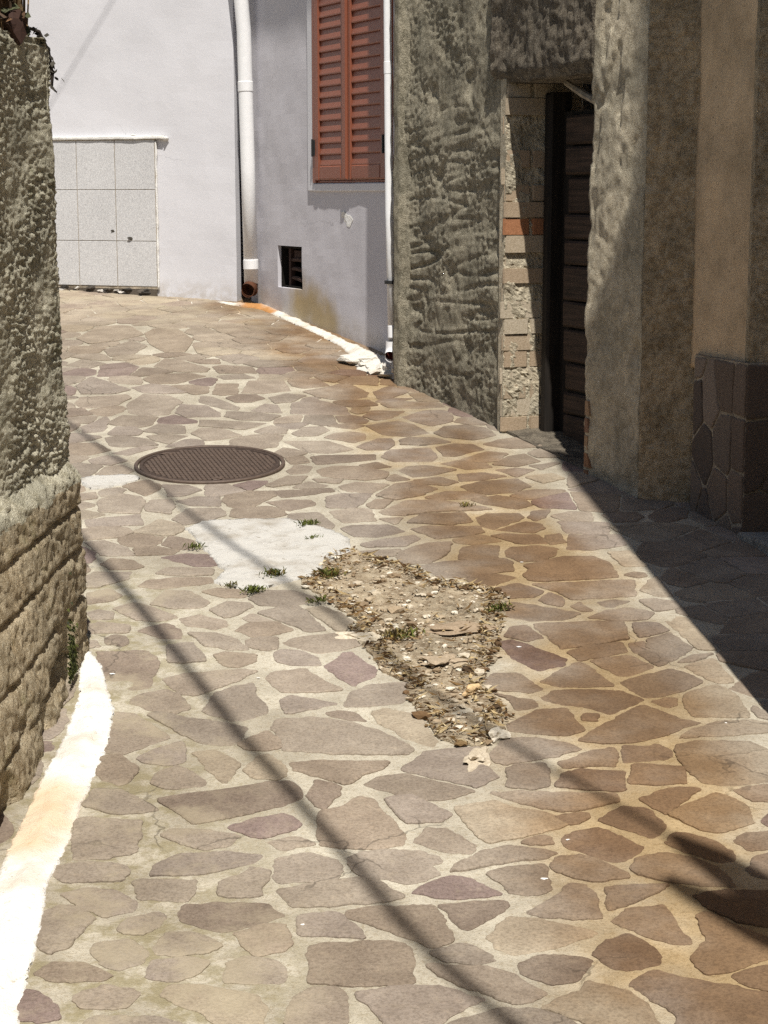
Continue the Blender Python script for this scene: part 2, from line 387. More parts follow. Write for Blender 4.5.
def m_mortar():
    t = NT('pointing_mortar', .95, .15)
    a = t.noise(6, 5, .6); f = t.noise(90, 4, .7); sp = t.noise(260, 3, .7)
    c = t.mix(t.step(a, .35, .68), (.39, .355, .285), (.54, .50, .41))
    c = t.mix(t.math('MULTIPLY', t.step(f, .48, .66), .55), c, (.30, .25, .17))
    c = t.mix(t.math('MULTIPLY', t.step(sp, .58, .68), .6), c, (.16, .13, .09))
    c = t.mix(t.math('MULTIPLY', t.step(sp, .42, .34), .5), c, (.66, .6, .5))
    # sandier, mossier pointing near the left wall foot
    l = t.math('MULTIPLY', t.step(t.dist_line([g3(-.95, 5.4), g3(-.62, 3.6), g3(-.35, 2.6)]), .55, .1), t.step(t.noise(14, 4, .7), .40, .62))
    c = t.mix(t.math('MULTIPLY', l, .75), c, (.25, .215, .12))
    dz = t.noise(1.3, 5, .65); c = t.mix(1., c, t.mix(t.step(dz, .32, .66), (.80, .78, .75), (1.06, 1.06, 1.05)), 'MULTIPLY')
    cr = t.math('MULTIPLY', t.step(t.voro(3.1, 'DISTANCE_TO_EDGE', t.warp(.06, 9)), .012, .003), t.step(t.noise(1.7, 3, .5), .57, .62))
    c = t.mix(t.math('MULTIPLY', cr, .5), c, (.05, .04, .03))
    st = stain_mask(t)
    c = t.mix(st, c, t.mix(1., c, (.77, .62, .43), 'MULTIPLY'))
    # whitewash dribbled along the far house foot
    wh = t.math('MULTIPLY', t.step(t.dist_line([g3(-2.4, 11.75), g3(-.9, 11.15), g3(-.3, 10.1), g3(.0, 9.1)], t.warp(.10, 7)), .22, .05), t.step(t.noise(12, 3, .6), .38, .55))
    c = t.mix(t.math('MULTIPLY', wh, .85), c, (.72, .68, .60))
    ru = t.math('MULTIPLY', t.step(t.dist_line([g3(-.83, 11.3), g3(-.74, 10.95)], t.warp(.08, 9)), .24, .04), .8)
    c = t.mix(ru, c, (.52, .27, .07))
    t.col(c)
    t.bump(t.math('ADD', f, t.math('MULTIPLY', sp, .7)), .8, .006)
    return t.m

def m_white(name='whitewash', base=(.80, .79, .76), dirt=(.55, .48, .38), amt=.4, tan=None, bumpd=.008, rough=.9, tcol=(.60, .42, .22), tf=.65, tw=.16):
    t = NT(name, rough, .2)
    f = t.noise(45, 5, .7); a = t.noise(7, 4, .6)
    c = t.mix(t.math('MULTIPLY', t.step(a, .45, .75), amt), base, dirt)
    c = t.mix(t.math('MULTIPLY', t.step(f, .58, .72), amt), c, tuple(v * .72 for v in dirt))
    if tan:
        d = t.dist_line(tan, t.warp(.05, 11))
        c = t.mix(t.math('MULTIPLY', t.step(d, tw, .03), tf), c, tcol)
    t.col(c); t.bump(t.math('ADD', f, t.noise(200, 3, .7)), .6, bumpd)
    return t.m

def m_house(name, base, stain=False):
    t = NT(name, .85, .2)
    a = t.noise(1.6, 5, .6); f = t.noise(70, 4, .7)
    c = t.mix(t.step(a, .3, .75), base, tuple(v * .9 for v in base))
    c = t.mix(t.math('MULTIPLY', t.step(t.noise(30, 4, .7), .6, .8), .15), c, tuple(v * .7 for v in base))
    streak = t.noise(1, 4, .6, vec=t.vec('MULTIPLY', t.P, (22, 22, 1.1)))
    c = t.mix(t.math('MULTIPLY', t.step(streak, .55, .8), .12), c, tuple(v * .75 for v in base))
    ck = t.math('MULTIPLY', t.step(t.voro(1.3, 'DISTANCE_TO_EDGE', t.warp(.12, 5)), .0045, .001), t.step(t.noise(1.1, 3, .5), .52, .60))
    c = t.mix(t.math('MULTIPLY', ck, .45), c, tuple(v * .45 for v in base))
    sp_ = t.math('MULTIPLY', t.step(t.dist_line([(-2.6, 11.96, 1.17), (-.914, 11.25, 1.12), (.1, 9.2, .93)], t.warp(.06, 8)), .17, .01), t.step(t.noise(16, 4, .7), .38, .62))
    c = t.mix(t.math('MULTIPLY', sp_, .45), c, (.36, .31, .24))
    if stain:
        W = t.warp(.09, 6)
        d = t.dist_line([(-.53, 10.56, 1.16), (-.36, 10.16, 1.07)], W)
        c = t.mix(t.math('MULTIPLY', t.step(d, .22, .03), .8), c, (.34, .23, .06))
        d2 = t.dist_line([(-.79, 11.17, 1.12), (-.1, 9.55, .97)], W)
        c = t.mix(t.math('MULTIPLY', t.step(d2, .16, .02), .35), c, (.38, .33, .24))
        for q in ([(-.47, 10.42, 1.57), (-.15, 9.66, 1.49)], [(-.30, 10.0, 1.62), (-.12, 9.6, 1.56)]):
            d3 = t.dist_line(q, t.warp(.035, 5))
            c = t.mix(t.math('MULTIPLY', t.step(d3, .022, .004), .5), c, (.16, .15, .15))
    t.col(c); t.bump(t.math('ADD', f, t.math('MULTIPLY', t.noise(9, 4, .6), 1.2)), .22, .003)
    return t.m

def m_granite():
    t = NT('granite_tile', .55, .35)
    f = t.noise(160, 3, .7); v = t.noise(60, 3, .6)
    c = t.mix(t.step(f, .40, .62), (.48, .475, .475), (.68, .675, .67))
    c = t.mix(t.math('MULTIPLY', t.step(v, .60, .70), .5), c, (.33, .325, .32))
    c = t.mix(1., c, t.mix(t.noise(2.5, 3, .5), (.86, .86, .86), (1.06, 1.06, 1.06)), 'MULTIPLY')
    t.col(c); t.bump(f, .1, .001); return t.m

def m_rough(name, lo, mid, hi, scale=1., bumpd=.012, moss=None, vert=False):
    t = NT(name, .95, .15)
    a = t.noise(4 * scale, 5, .6); b = t.noise(24 * scale, 5, .65); f = t.noise(110 * scale, 4, .7); sp = t.noise(260 * scale, 3, .7)
    c = t.mix(t.step(b, .36, .62), lo, mid)
    c = t.mix(t.math('MULTIPLY', t.step(f, .50, .68), .7), c, hi)
    c = t.mix(t.math('MULTIPLY', t.step(sp, .56, .68), .6), c, tuple(v * .45 for v in lo))
    c = t.mix(1., c, t.mix(t.step(a, .3, .72), (.72, .72, .70), (1.12, 1.1, 1.06)), 'MULTIPLY')
    pit = t.math('MULTIPLY', t.step(t.voro(48 * scale), .20, .06), t.step(t.noise(7 * scale, 3, .6), .45, .6))
    c = t.mix(t.math('MULTIPLY', pit, .75), c, tuple(v * .35 for v in lo))
    if moss: c = t.mix(t.math('MULTIPLY', t.step(t.noise(8, 5, .7), .56, .72), .6), c, moss)
    t.col(c); t.bump(t.math('ADD', t.math('ADD', b, f), t.math('MULTIPLY', sp, .6)), .9, bumpd)
    return t.m

def m_wood(name, a, b, scale=(4, 4, 60), rough=.8):
    t = NT(name, rough, .25)
    g = t.noise(1, 5, .65, vec=t.vec('MULTIPLY', t.P, scale)); k = t.noise(12, 4, .6)
    c = t.mix(t.step(g, .3, .7), a, b)
    c = t.mix(t.math('MULTIPLY', t.step(k, .5, .75), .4), c, tuple(v * .5 for v in a))
    t.col(c); t.bump(g, .4, .003); return t.m

def m_flat(name, base, rough=.5, spec=.4, var=.15, metal=0., scale=30, bumpd=.002):
    t = NT(name, rough, spec); t.b.inputs['Metallic'].default_value = metal
    f = t.noise(scale, 4, .65)
    t.col(t.mix(t.step(f, .3, .75), base, tuple(v * (1 - var) for v in base)))
    t.bump(t.noise(scale * 3, 3, .6), .25, bumpd); return t.m

def m_tint(name, rough=.9, trans=False):
    t = NT(name, rough, .2)
    c = t.attr('tint'); f = t.noise(140, 4, .7)
    t.col(t.mix(t.step(f, .35, .7), c, t.mix(1., c, (.7, .68, .62), 'MULTIPLY'))); t.bump(f, .5, .003); return t.m

M = {}
M['stone'] = m_stone(); M['mortar'] = m_mortar()
M['white'] = m_white()
M['kerb'] = m_white('limewash_kerb', (.74, .725, .68), (.44, .37, .27), .6, tan=[g3(-.79, 3.98), g3(-.80, 3.78)])
M['cement'] = m_white('pale_cement', (.55, .53, .485), (.34, .30, .24), .9, bumpd=.014)
M['white_house'] = m_house('white_render', (.65, .645, .67)); M['grey_house'] = m_house('grey_render', (.57, .555, .585), True)
M['granite'] = m_granite()
M['roughcast'] = m_rough('roughcast', (.42, .39, .29), (.62, .59, .47), (.76, .73, .62), 1.2, .014, moss=(.10, .10, .04))
M['masonry'] = m_rough('old_masonry', (.33, .26, .165), (.52, .44, .31), (.64, .58, .45), 1.0, .014, moss=(.16, .14, .06))
M['old_plaster'] = m_rough('weathered_plaster', (.21, .19, .14), (.40, .365, .28), (.55, .51, .41), 1.3, .012)
M['pier'] = m_rough('pier_plaster', (.40, .35, .26), (.58, .52, .40), (.68, .62, .50), 1.1, .009)
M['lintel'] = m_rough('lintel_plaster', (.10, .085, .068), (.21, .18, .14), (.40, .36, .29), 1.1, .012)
M['ochre_rough'] = m_rough('ochre_roughcast', (.42, .33, .215), (.66, .55, .39), (.76, .66, .50), 1.7, .010)
M['ochre'] = m_rough('ochre_plaster', (.57, .43, .28), (.65, .50, .335), (.69, .535, .365), .7, .003)
M['brick'] = m_tint('old_brick'); M['chips'] = m_tint('rubble_chips'); M['plant'] = m_tint('dry_and_green_leaves', .8)
M['soil'] = m_rough('gritty_soil', (.27, .205, .135), (.50, .415, .295), (.66, .58, .455), 1.0, .012)
M['cladding'] = m_tint('cladding_stone'); M['clad_mortar'] = m_rough('cladding_mortar', (.30, .25, .19), (.44, .38, .30), (.52, .46, .37), 1., .004)
M['slab'] = m_rough('grey_step_stone', (.24, .23, .21), (.36, .35, .32), (.45, .43, .40), 1.4, .003)
M['shutter'] = m_flat('shutter_paint', (.235, .073, .038), .45, .45, .12, scale=60)
M['hinge'] = m_flat('black_iron', (.02, .02, .02), .5, .4)
M['pipe'] = m_flat('white_pipe_paint', (.80, .80, .80), .4, .45, .06)
M['pipe_in'] = m_flat('oxide_red_pipe_lining', (.11, .022, .016), .6, .3, .3)
M['rust'] = m_flat('rusty_pipe_lining', (.10, .04, .02), .8, .2, .4)
M['iron'] = m_flat('rusty_cast_iron', (.115, .080, .060), .62, .4, .35, 0.25, 40)
M['iron_dark'] = m_flat('dirty_cast_iron', (.06, .04, .03), .7, .3, .4, 0.1, 40)
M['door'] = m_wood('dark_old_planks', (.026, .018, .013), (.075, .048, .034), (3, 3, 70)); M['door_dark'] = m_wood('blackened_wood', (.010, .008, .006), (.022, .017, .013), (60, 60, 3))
M['lath'] = m_wood('grey_lath', (.20, .17, .13), (.34, .29, .22), (20, 20, 8))
M['dark'] = m_flat('niche_shade', (.015, .013, .011), .9, .1)  # near-black lining colour that stands in for shade inside the vent
M['cable'] = m_flat('black_cable', (.015, .015, .015), .5, .3)
M['terracotta'] = m_flat('terracotta', (.055, .030, .023), .85, .2, .35)
M['roof'] = m_flat('roof_underside', (.30, .24, .18), .9, .2, .3)

# ------------------------------------------------------------------ mesh builder
class MB:
    def __init__(s): s.v = []; s.f = []; s.mi = []; s.c = []; s.tint = (.5, .5, .5); s.m = 0
    def add(s, vs, fs):
        o = len(s.v); s.v += [tuple(v) for v in vs]; s.c += [s.tint] * len(vs)
        s.f += [tuple(o + i for i in f) for f in fs]; s.mi += [s.m] * len(fs)
    def prism(s, bot, top):
        n = len(bot)
        s.add(list(bot) + list(top), [tuple(range(n))[::-1], tuple(range(n, 2 * n))] + [(i, (i + 1) % n, n + (i + 1) % n, n + i) for i in range(n)])
    def box(s, fr, a0, a1, d0, d1, z0, z1):
        q = [(a0, d0), (a1, d0), (a1, d1), (a0, d1)]
        s.prism([fr(a, d, z0) for a, d in q], [fr(a, d, z1) for a, d in q])
    def bbox(s, fr, a0, a1, d0, d1, z0, z1, r=.006):
        """box with its street-side (d1) edges chamfered"""
        q0 = [fr(a0, d0, z0), fr(a1, d0, z0), fr(a1, d0, z1), fr(a0, d0, z1)]
        q1 = [fr(a0, d1 - r, z0), fr(a1, d1 - r, z0), fr(a1, d1 - r, z1), fr(a0, d1 - r, z1)]
        q2 = [fr(a0 + r, d1, z0 + r), fr(a1 - r, d1, z0 + r), fr(a1 - r, d1, z1 - r), fr(a0 + r, d1, z1 - r)]
        fs = [(3, 2, 1, 0), (8, 9, 10, 11)]
        for b in (0, 4):
            fs += [(b + i, b + (i + 1) % 4, b + 4 + (i + 1) % 4, b + 4 + i) for i in range(4)]
        s.add(q0 + q1 + q2, fs)
    def tube(s, pts, r, n=12, cap=True):
        pts = [Vector(p) for p in pts]; rs = r if isinstance(r, (list, tuple)) else [r] * len(pts)
        vs = []; up = None
        for i, p in enumerate(pts):
            d = (pts[min(i + 1, len(pts) - 1)] - pts[max(i - 1, 0)]).normalized()
            if up is None: up = d.orthogonal().normalized()
            up = (up - d * up.dot(d)).normalized(); w = d.cross(up)
            vs += [p + (up * cos(2 * pi * k / n) + w * sin(2 * pi * k / n)) * rs[i] for k in range(n)]
        fs = [(i * n + k, i * n + (k + 1) % n, (i + 1) * n + (k + 1) % n, (i + 1) * n + k) for i in range(len(pts) - 1) for k in range(n)]
        if cap: fs += [tuple(range(n))[::-1], tuple(range((len(pts) - 1) * n, len(pts) * n))]
        s.add(vs, fs)
    def ico(s, c, r, squash=(1, 1, 1), seed=0, amp=.35, sub=1, rot=0.):
        V, F = ICO[sub]; o = Vector((seed * 3.17, seed * 1.71, seed * 5.3)); R_ = Matrix.Rotation(rot, 3, 'Z')
        vs = []
        for v in V:
            k = 1 + amp * noise.noise(v * 1.3 + o) * 2
            q = R_ @ Vector((v.x * squash[0], v.y * squash[1], v.z * squash[2])) * (r * k); vs.append(Vector(c) + q)
        s.add(vs, F)
    def panel(s, pos, us, vs, holes=()):
        """displaced sheet; pos(u, v, back) gives a point, holes are (u0,u1,v0,v1); open edges are turned back"""
        nu, nv = len(us), len(vs); idx = {}; V = []; F = []; cnt = {}
        for i in range(nu - 1):
            for j in range(nv - 1):
                cu, cv = (us[i] + us[i + 1]) / 2, (vs[j] + vs[j + 1]) / 2
                if any(h[0] < cu < h[1] and h[2] < cv < h[3] for h in holes): continue
                q = []
                for a, b in ((i, j), (i + 1, j), (i + 1, j + 1), (i, j + 1)):
                    if (a, b) not in idx: idx[a, b] = len(V); V.append(pos(us[a], vs[b], 0.))
                    q.append((a, b))
                F.append(tuple(idx[k] for k in q))
                for a, b in zip(q, q[1:] + q[:1]): cnt[a, b] = 1
        back = {}
        for (a, b) in list(cnt):
            if (b, a) in cnt: continue
            for k in (a, b):
                if k not in back: back[k] = len(V); V.append(pos(us[k[0]], vs[k[1]], 1.))
            F.append((idx[b], idx[a], back[a], back[b]))
        s.add(V, F)
    def build(s, name, mats, parent=None, smooth=False, root=None):
        me = bpy.data.meshes.new(name); off = Vector((0, 0, 0))
        r = parent
        while r is not None: off += r.location; r = r.parent
        if root is not None: off = Vector(root)
        me.from_pydata([Vector(v) - off for v in s.v], [], s.f)
        mats = mats if isinstance(mats, list) else [mats]
        for m in mats: me.materials.append(M[m])
        me.polygons.foreach_set('material_index', s.mi)
        if smooth: me.polygons.foreach_set('use_smooth', [True] * len(me.polygons))
        ca = me.color_attributes.new('tint', 'FLOAT_COLOR', 'POINT')
        ca.data.foreach_set('color', [x for c in s.c for x in (c[0], c[1], c[2], 1)])
        me.update()
        o = bpy.data.objects.new(name, me); col.objects.link(o)
        if parent is not None: o.parent = parent
        if root is not None: o.location = root
        return o

def make_ico(sub):
    import bmesh
    b = bmesh.new(); bmesh.ops.create_icosphere(b, subdivisions=sub, radius=1)
    r = ([v.co.copy() for v in b.verts], [tuple(v.index for v in f.verts) for f in b.faces]); b.free(); return r
ICO = {k: make_ico(k) for k in (1, 2, 3, 4)}

def tag(o, label, cat, group=None):
    o['label'] = label; o['category'] = cat
    if group: o['group'] = group
    return o
def thing(name, label, cat, loc=(0, 0, 0), group=None):
    o = bpy.data.objects.new(name, None); col.objects.link(o); o.location = loc; o.empty_display_size = .1
    return tag(o, label, cat, group)
def struct(o, kind='structure'): o['kind'] = kind; return o

def frame(O, t, flip=1):
    t = Vector((t[0], t[1], 0)).normalized(); n = Vector((t.y, -t.x, 0)) * flip; O = Vector((O[0], O[1], 0))
    def fr(a, d, z): return O + t * a + n * d + Vector((0, 0, z))
    fr.t = t; fr.n = n; fr.O = O
    return fr
def rng(a, b, st):
    n = max(1, int(round((b - a) / st))); return [a + (b - a) * i / n for i in range(n + 1)]
def fb(p, octv=4, H=.9): return noise.fractal(Vector(p), H, 2.1, octv)
def sm(x, a, b):
    t = min(1., max(0., (x - a) / (b - a))); return t * t * (3 - 2 * t)

# ------------------------------------------------------------------ polygons in plan
def inside(p, poly):
    c = False; x, y = p
    for i in range(len(poly)):
        (ax, ay), (bx, by) = poly[i], poly[i - 1]
        if (ay > y) != (by > y) and x < (bx - ax) * (y - ay) / (by - ay) + ax: c = not c
    return c
def resample(poly, st):
    out = []
    for i in range(len(poly)):
        a, b = Vector(poly[i]), Vector(poly[(i + 1) % len(poly)]); n = max(1, int((b - a).length / st))
        out += [a.lerp(b, k / n) for k in range(n)]
    return out
def area(p): return .5 * sum(p[i][0] * p[(i + 1) % len(p)][1] - p[(i + 1) % len(p)][0] * p[i][1] for i in range(len(p)))
def edge_dist(p, poly):
    best = 9.
    P = Vector(p)
    for i in range(len(poly)):
        a, b = Vector(poly[i]), Vector(poly[(i + 1) % len(poly)]); d = b - a
        h = min(1, max(0, (P - a).dot(d) / max(1e-9, d.length_squared))); best = min(best, (P - a - d * h).length)
    return best
def clip(poly, nx, ny, c):
    out = []
    for i in range(len(poly)):
        a, b = poly[i], poly[(i + 1) % len(poly)]
        da, db = nx * a[0] + ny * a[1] - c, nx * b[0] + ny * b[1] - c
        if da <= 0: out.append(a)
        if (da < 0 < db) or (db < 0 < da):
            t = da / (da - db); out.append((a[0] + (b[0] - a[0]) * t, a[1] + (b[1] - a[1]) * t))
    return out
def cells(seeds, bounds, obst, R, gap):
    """Voronoi cells of the seeds kept clear of the obstacle points, each shrunk by the gap"""
    S = np.array(seeds); O = np.array(obst) if len(obst) else np.zeros((0, 2)); res = []
    for i, p in enumerate(seeds):
        poly = list(bounds) if bounds else [(p[0] - R, p[1] - R), (p[0] + R, p[1] - R), (p[0] + R, p[1] + R), (p[0] - R, p[1] + R)]
        d = S - S[i]; dd = (d ** 2).sum(1); near = [(dd[k], d[k], 1) for k in np.where((dd > 1e-9) & (dd < (2 * R) ** 2))[0]]
        if len(O):
            d = O - S[i]; dd = (d ** 2).sum(1); near += [(dd[k], d[k], 0) for k in np.where((dd > 1e-9) & (dd < R * R * 1.6))[0]]
        near.sort(key=lambda q: q[0])
        for q, dv, kind in near:
            L = sqrt(q); nx, ny = dv[0] / L, dv[1] / L
            off = L / 2 - gap if kind else L - 2 * gap
            poly = clip(poly, nx, ny, nx * p[0] + ny * p[1] + off)
            if len(poly) < 3: break
        if len(poly) >= 3: res.append(poly)
    return res
def soften(poly, st=.022, jit=.0035, seed=0., sc=28):
    """cut the corners, resample and roughen an outline"""
    P = [Vector(p) for p in poly]; Q = []
    for i in range(len(P)):
        a, b = P[i], P[(i + 1) % len(P)]; L = (b - a).length; c = min(.16, .006 / max(L, 1e-6))
        Q += [a.lerp(b, c), a.lerp(b, 1 - c)]
    R_ = resample(Q, st); n = len(R_); out = []
    for i, p in enumerate(R_):
        t = R_[(i + 1) % n] - R_[i - 1]
        if t.length < 1e-7: continue
        nn = Vector((t.y, -t.x)).normalized()
        out.append(p + nn * jit * (noise.noise(Vector((p.x * sc, p.y * sc, seed))) * 1.6 + noise.noise(Vector((p.x * sc * 3.3, p.y * sc * 3.3, seed))) * 1.1))
    return out
def cap_stone(mb, poly, place, h, tint, bev=.004, tilt=(0, 0), m=0):
    n = len(poly); c = sum(poly, Vector((0, 0))) / n
    r = max((p - c).length for p in poly)
    k1, k2 = max(.6, 1 - bev / r * 1.5), max(.4, 1 - bev / r * 5)
    rings = []
    for k, z in ((1.0, -.004), (1.0, h * .35), (k1, h * .85), (k2, h)):
        rings.append([place(*(c + (p - c) * k), z + (tilt[0] * (p.x - c.x) + tilt[1] * (p.y - c.y)) * (1 if z > 0 else 0)) for p in poly])
    mb.tint = tint; mb.m = m
    vs = [v for q in rings for v in q]
    fs = [(j * n + i, j * n + (i + 1) % n, (j + 1) * n + (i + 1) % n, (j + 1) * n + i) for j in range(3) for i in range(n)]
    fs.append(tuple(range(3 * n, 4 * n))); mb.add(vs, fs)

# ------------------------------------------------------------------ the paved lane
kerb, rubble, cement, splash = dec(KERB), dec(RUBBLE), dec(CEMENT), dec(SPLASH)
MAN = (-.698, 7.139); MR = .302
traced = []
for l in STONES.strip().splitlines():
    k, rest = l.split(' ', 1); traced.append((k, dec(rest)))
circle = [(MAN[0] + MR * cos(a * pi / 18), MAN[1] + MR * sin(a * pi / 18)) for a in range(36)]
solid = [p for _, p in traced] + [kerb, rubble, cement, splash, circle]
obst = [tuple(v) for p in solid for v in resample(p, .03)]
def in_solid(p):
    for s_ in solid:
        xs = [q[0] for q in s_]; ys = [q[1] for q in s_]
        if min(xs) <= p[0] <= max(xs) and min(ys) <= p[1] <= max(ys) and inside(p, s_): return True
    return False
ON = np.array(obst); seeds = []
rs = random.Random(5)
for _ in range(26000):
    p = (rs.uniform(-3.4, 2.6), rs.uniform(.6, 13))
    if ((ON - p) ** 2).sum(1).min() < .042 ** 2 or in_solid(p): continue
    if seeds:
        dm = ((np.array(seeds) - p) ** 2).sum(1).min()
        if dm < rs.choice((.13, .16, .2)) ** 2: continue
    seeds.append(p)
fill = []
for poly in cells(seeds, None, obst, .19, .0065):
    if abs(area(poly)) > .0035: fill.append(('n', poly))
street = MB()
PAL = {'n': ((.222, .187, .152), (.212, .182, .152), (.236, .202, .166), (.208, .170, .134), (.216, .184, .158)),
       'd': ((.172, .138, .112), (.182, .148, .120)), 'g': ((.265, .225, .172), (.250, .215, .170), (.28, .24, .185)), 'p': ((.160, .122, .112), (.172, .132, .120))}
for i, (k, poly) in enumerate(traced + fill):
    if i >= len(traced): k = rs.choice('nnnnndg' if rs.random() < .9 else 'p')
    b = rs.choice(PAL[k]); v = rs.uniform(.90, 1.10); cy = sum(p[1] for p in poly) / len(poly)
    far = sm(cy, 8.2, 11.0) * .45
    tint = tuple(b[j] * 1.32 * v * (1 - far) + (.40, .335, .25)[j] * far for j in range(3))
    cc = sum((Vector(p) for p in poly), Vector((0, 0))) / len(poly); poly = [Vector(p) + (Vector(p) - cc).normalized() * .0045 for p in poly]
    q = soften(poly, .0085 if cy < 5.2 else .013 if cy < 7 else .024, .0040, i * 1.7)
    if len(q) < 3: continue
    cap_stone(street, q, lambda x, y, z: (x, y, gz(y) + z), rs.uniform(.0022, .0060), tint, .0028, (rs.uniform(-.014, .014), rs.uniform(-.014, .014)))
street.m = 1; street.tint = (.5, .45, .36)
def mortar_sheet(xs, ys):
    nx, ny = len(xs), len(ys)
    vs = [(x, y, gz(y) + .0022 * fb((x * 6, y * 6, 0), 3) - .0005) for y in ys for x in xs]
    street.add(vs, [(j * nx + i, j * nx + i + 1, (j + 1) * nx + i + 1, (j + 1) * nx + i) for j in range(ny - 1) for i in range(nx - 1)])
mortar_sheet([-14] + rng(-3.2, 2.6, .03) + [14], [-12] + rng(.6, 13, .03) + [30])
street.m = 2
for i, (x, y) in enumerate(((0.367, 4.03), (0.368, 4.008), (0.37, 3.986), (0.405, 3.78), (0.402, 3.684), (0.339, 3.597), (0.374, 3.107), (-0.162, 3.401), (0.876, 4.448), (-0.344, 4.767), (-0.342, 5.08), (-0.748, 4.798), (0.086, 5.86), (0.453, 5.826), (0.387, 5.013))):           # dried splashes of whitewash
    street.ico((x, y, gz(y) + .0035), .0038 + .0016 * (i % 3), (1.3, .8, .18), i, .4, 1)
struct(street.build('paved_street', ['stone', 'mortar', 'white']))

def sheet(poly, st, hf, mb, wa=1.):
    """raised patch filling a plan polygon: hf(x, y, edge distance) is its height over the lane"""
    xs = [p[0] for p in poly]; ys = [p[1] for p in poly]
    X = rng(min(xs) - st, max(xs) + st, st); Y = rng(min(ys) - st, max(ys) + st, st); idx = {}; V = []; F = []
    for i in range(len(X) - 1):
        for j in range(len(Y) - 1):
            c = ((X[i] + X[i + 1]) / 2, (Y[j] + Y[j + 1]) / 2)
            w = (c[0] + wa * .020 * noise.noise(Vector((c[0] * 22, c[1] * 22, 3))) + wa * .007 * noise.noise(Vector((c[0] * 70, c[1] * 70, 5))), c[1] + wa * .020 * noise.noise(Vector((c[0] * 22, c[1] * 22, 9))) + wa * .010 * noise.noise(Vector((c[0] * 60, c[1] * 60, 2))))
            if not inside(w, poly): continue
            q = []
            for a, b in ((i, j), (i + 1, j), (i + 1, j + 1), (i, j + 1)):
                if (a, b) not in idx:
                    idx[a, b] = len(V); e = edge_dist((X[a], Y[b]), poly); V.append((X[a], Y[b], gz(Y[b]) + hf(X[a], Y[b], e)))
                q.append(idx[a, b])
            F.append(tuple(q))
    cnt = {}
    for f in F:
        for a, b in zip(f, f[1:] + f[:1]): cnt[a, b] = 1
    n0 = len(V); bk = {}
    for (a, b) in list(cnt):                  # pull the open rim onto the traced outline, then roughen it
        if (b, a) in cnt: continue
        for k in (a, b):
            if k in bk: continue
            x, y, z = V[k]; P = Vector((x, y)); best = None
            for i in range(len(poly)):
                A, B = Vector(poly[i]), Vector(poly[(i + 1) % len(poly)]); d = B - A
                q = A + d * min(1, max(0, (P - A).dot(d) / max(1e-9, d.length_squared)))
                if best is None or (q - P).length < (best - P).length: best = q
            best = best if (best - P).length < st * 1.6 else P
            best = best + Vector((noise.noise(Vector((x * 25, y * 25, 7))), noise.noise(Vector((x * 25, y * 25, 13))))) * .012 * wa + Vector((noise.noise(Vector((x * 80, y * 80, 7))), noise.noise(Vector((x * 80, y * 80, 13))))) * .006
            V[k] = (best.x, best.y, z); bk[k] = len(V); V.append((best.x, best.y, gz(best.y) - .01))
        F.append((b, a, bk[a], bk[b]))
    mb.add(V, F)
mb = MB(); sheet(kerb, .007, lambda x, y, e: .004 + .012 * sm(e, 0, .07) + .006 * fb((x * 14, y * 9, 1), 4), mb, .4)
struct(mb.build('kerb_strip', 'kerb', smooth=True))
mb = MB(); sheet(cement, .010, lambda x, y, e: .006 + .004 * sm(e, 0, .04) + .0045 * fb((x * 16, y * 16, 7), 4), mb)
struct(mb.build('cement_patch', 'cement', smooth=True))
mb = MB(); sheet(splash, .013, lambda x, y, e: .006 + .003 * fb((x * 16, y * 16, 2), 3), mb)
struct(mb.build('cement_splash', 'cement', smooth=True))

# rubble where the paving is broken away
mb = MB(); mb.tint = (.4, .33, .23)
sheet(rubble, .014, lambda x, y, e: .005 + .006 * fb((x * 12, y * 12, 4), 4) + .003 * fb((x * 45, y * 45, 4), 3) - .002 * sm(e, .02, .1), mb)
rr = random.Random(3); xs = [p[0] for p in rubble]; ys = [p[1] for p in rubble]; mb.m = 1; n = 0
while n < 950:
    p = (rr.uniform(min(xs) - .02, max(xs) + .02), rr.uniform(min(ys) - .02, max(ys) + .02)); e = edge_dist(p, rubble); ins = inside(p, rubble)
    if not ins and e > .012: continue
    n += 1
    r = .003 + .010 * rr.random() ** 3 + (.016 * rr.random() if rr.random() < .07 else 0)
    if e < .05 and rr.random() < .55: mb.tint = rr.choice(((.10, .06, .03), (.15, .09, .045), (.19, .125, .06), (.07, .045, .025)))
    else: mb.tint = rr.choice(((.50, .43, .33), (.42, .34, .24), (.58, .51, .40), (.36, .28, .19), (.26, .19, .12), (.70, .65, .55)))
    mb.ico((p[0], p[1], gz(p[1]) + .005 + r * .12), r, (rr.uniform(.8, 1.5), rr.uniform(.7, 1.2), rr.uniform(.3, .7)), n, .3, 1, rr.uniform(0, 6))
for n in range(1350):                        # dead leaves and straw caught along the edges
    while True:
        p = (rr.uniform(min(xs), max(xs)), rr.uniform(min(ys), max(ys)))
        if inside(p, rubble) and (edge_dist(p, rubble) < .065 or rr.random() < .10): break
    z = gz(p[1]) + .006 + rr.random() * .010; a = rr.uniform(0, 6.3); L = rr.uniform(.004, .013); w = L * rr.uniform(.2, .5)
    if rr.random() < .45: L *= 2.2; w = .0013
    mb.tint = rr.choice(((.24, .15, .065), (.38, .28, .14), (.16, .095, .045), (.52, .42, .25), (.11, .065, .03), (.46, .35, .19)))
    ca, sa = cos(a), sin(a); k = rr.uniform(-.6, .9) * L
    mb.add([(p[0] - ca * L, p[1] - sa * L, z), (p[0] - sa * w, p[1] + ca * w, z + rr.uniform(0, .006)), (p[0] + ca * L, p[1] + sa * L, z + k), (p[0] + sa * w, p[1] - ca * w, z + rr.uniform(0, .006))], [(0, 1, 2), (0, 2, 3)])
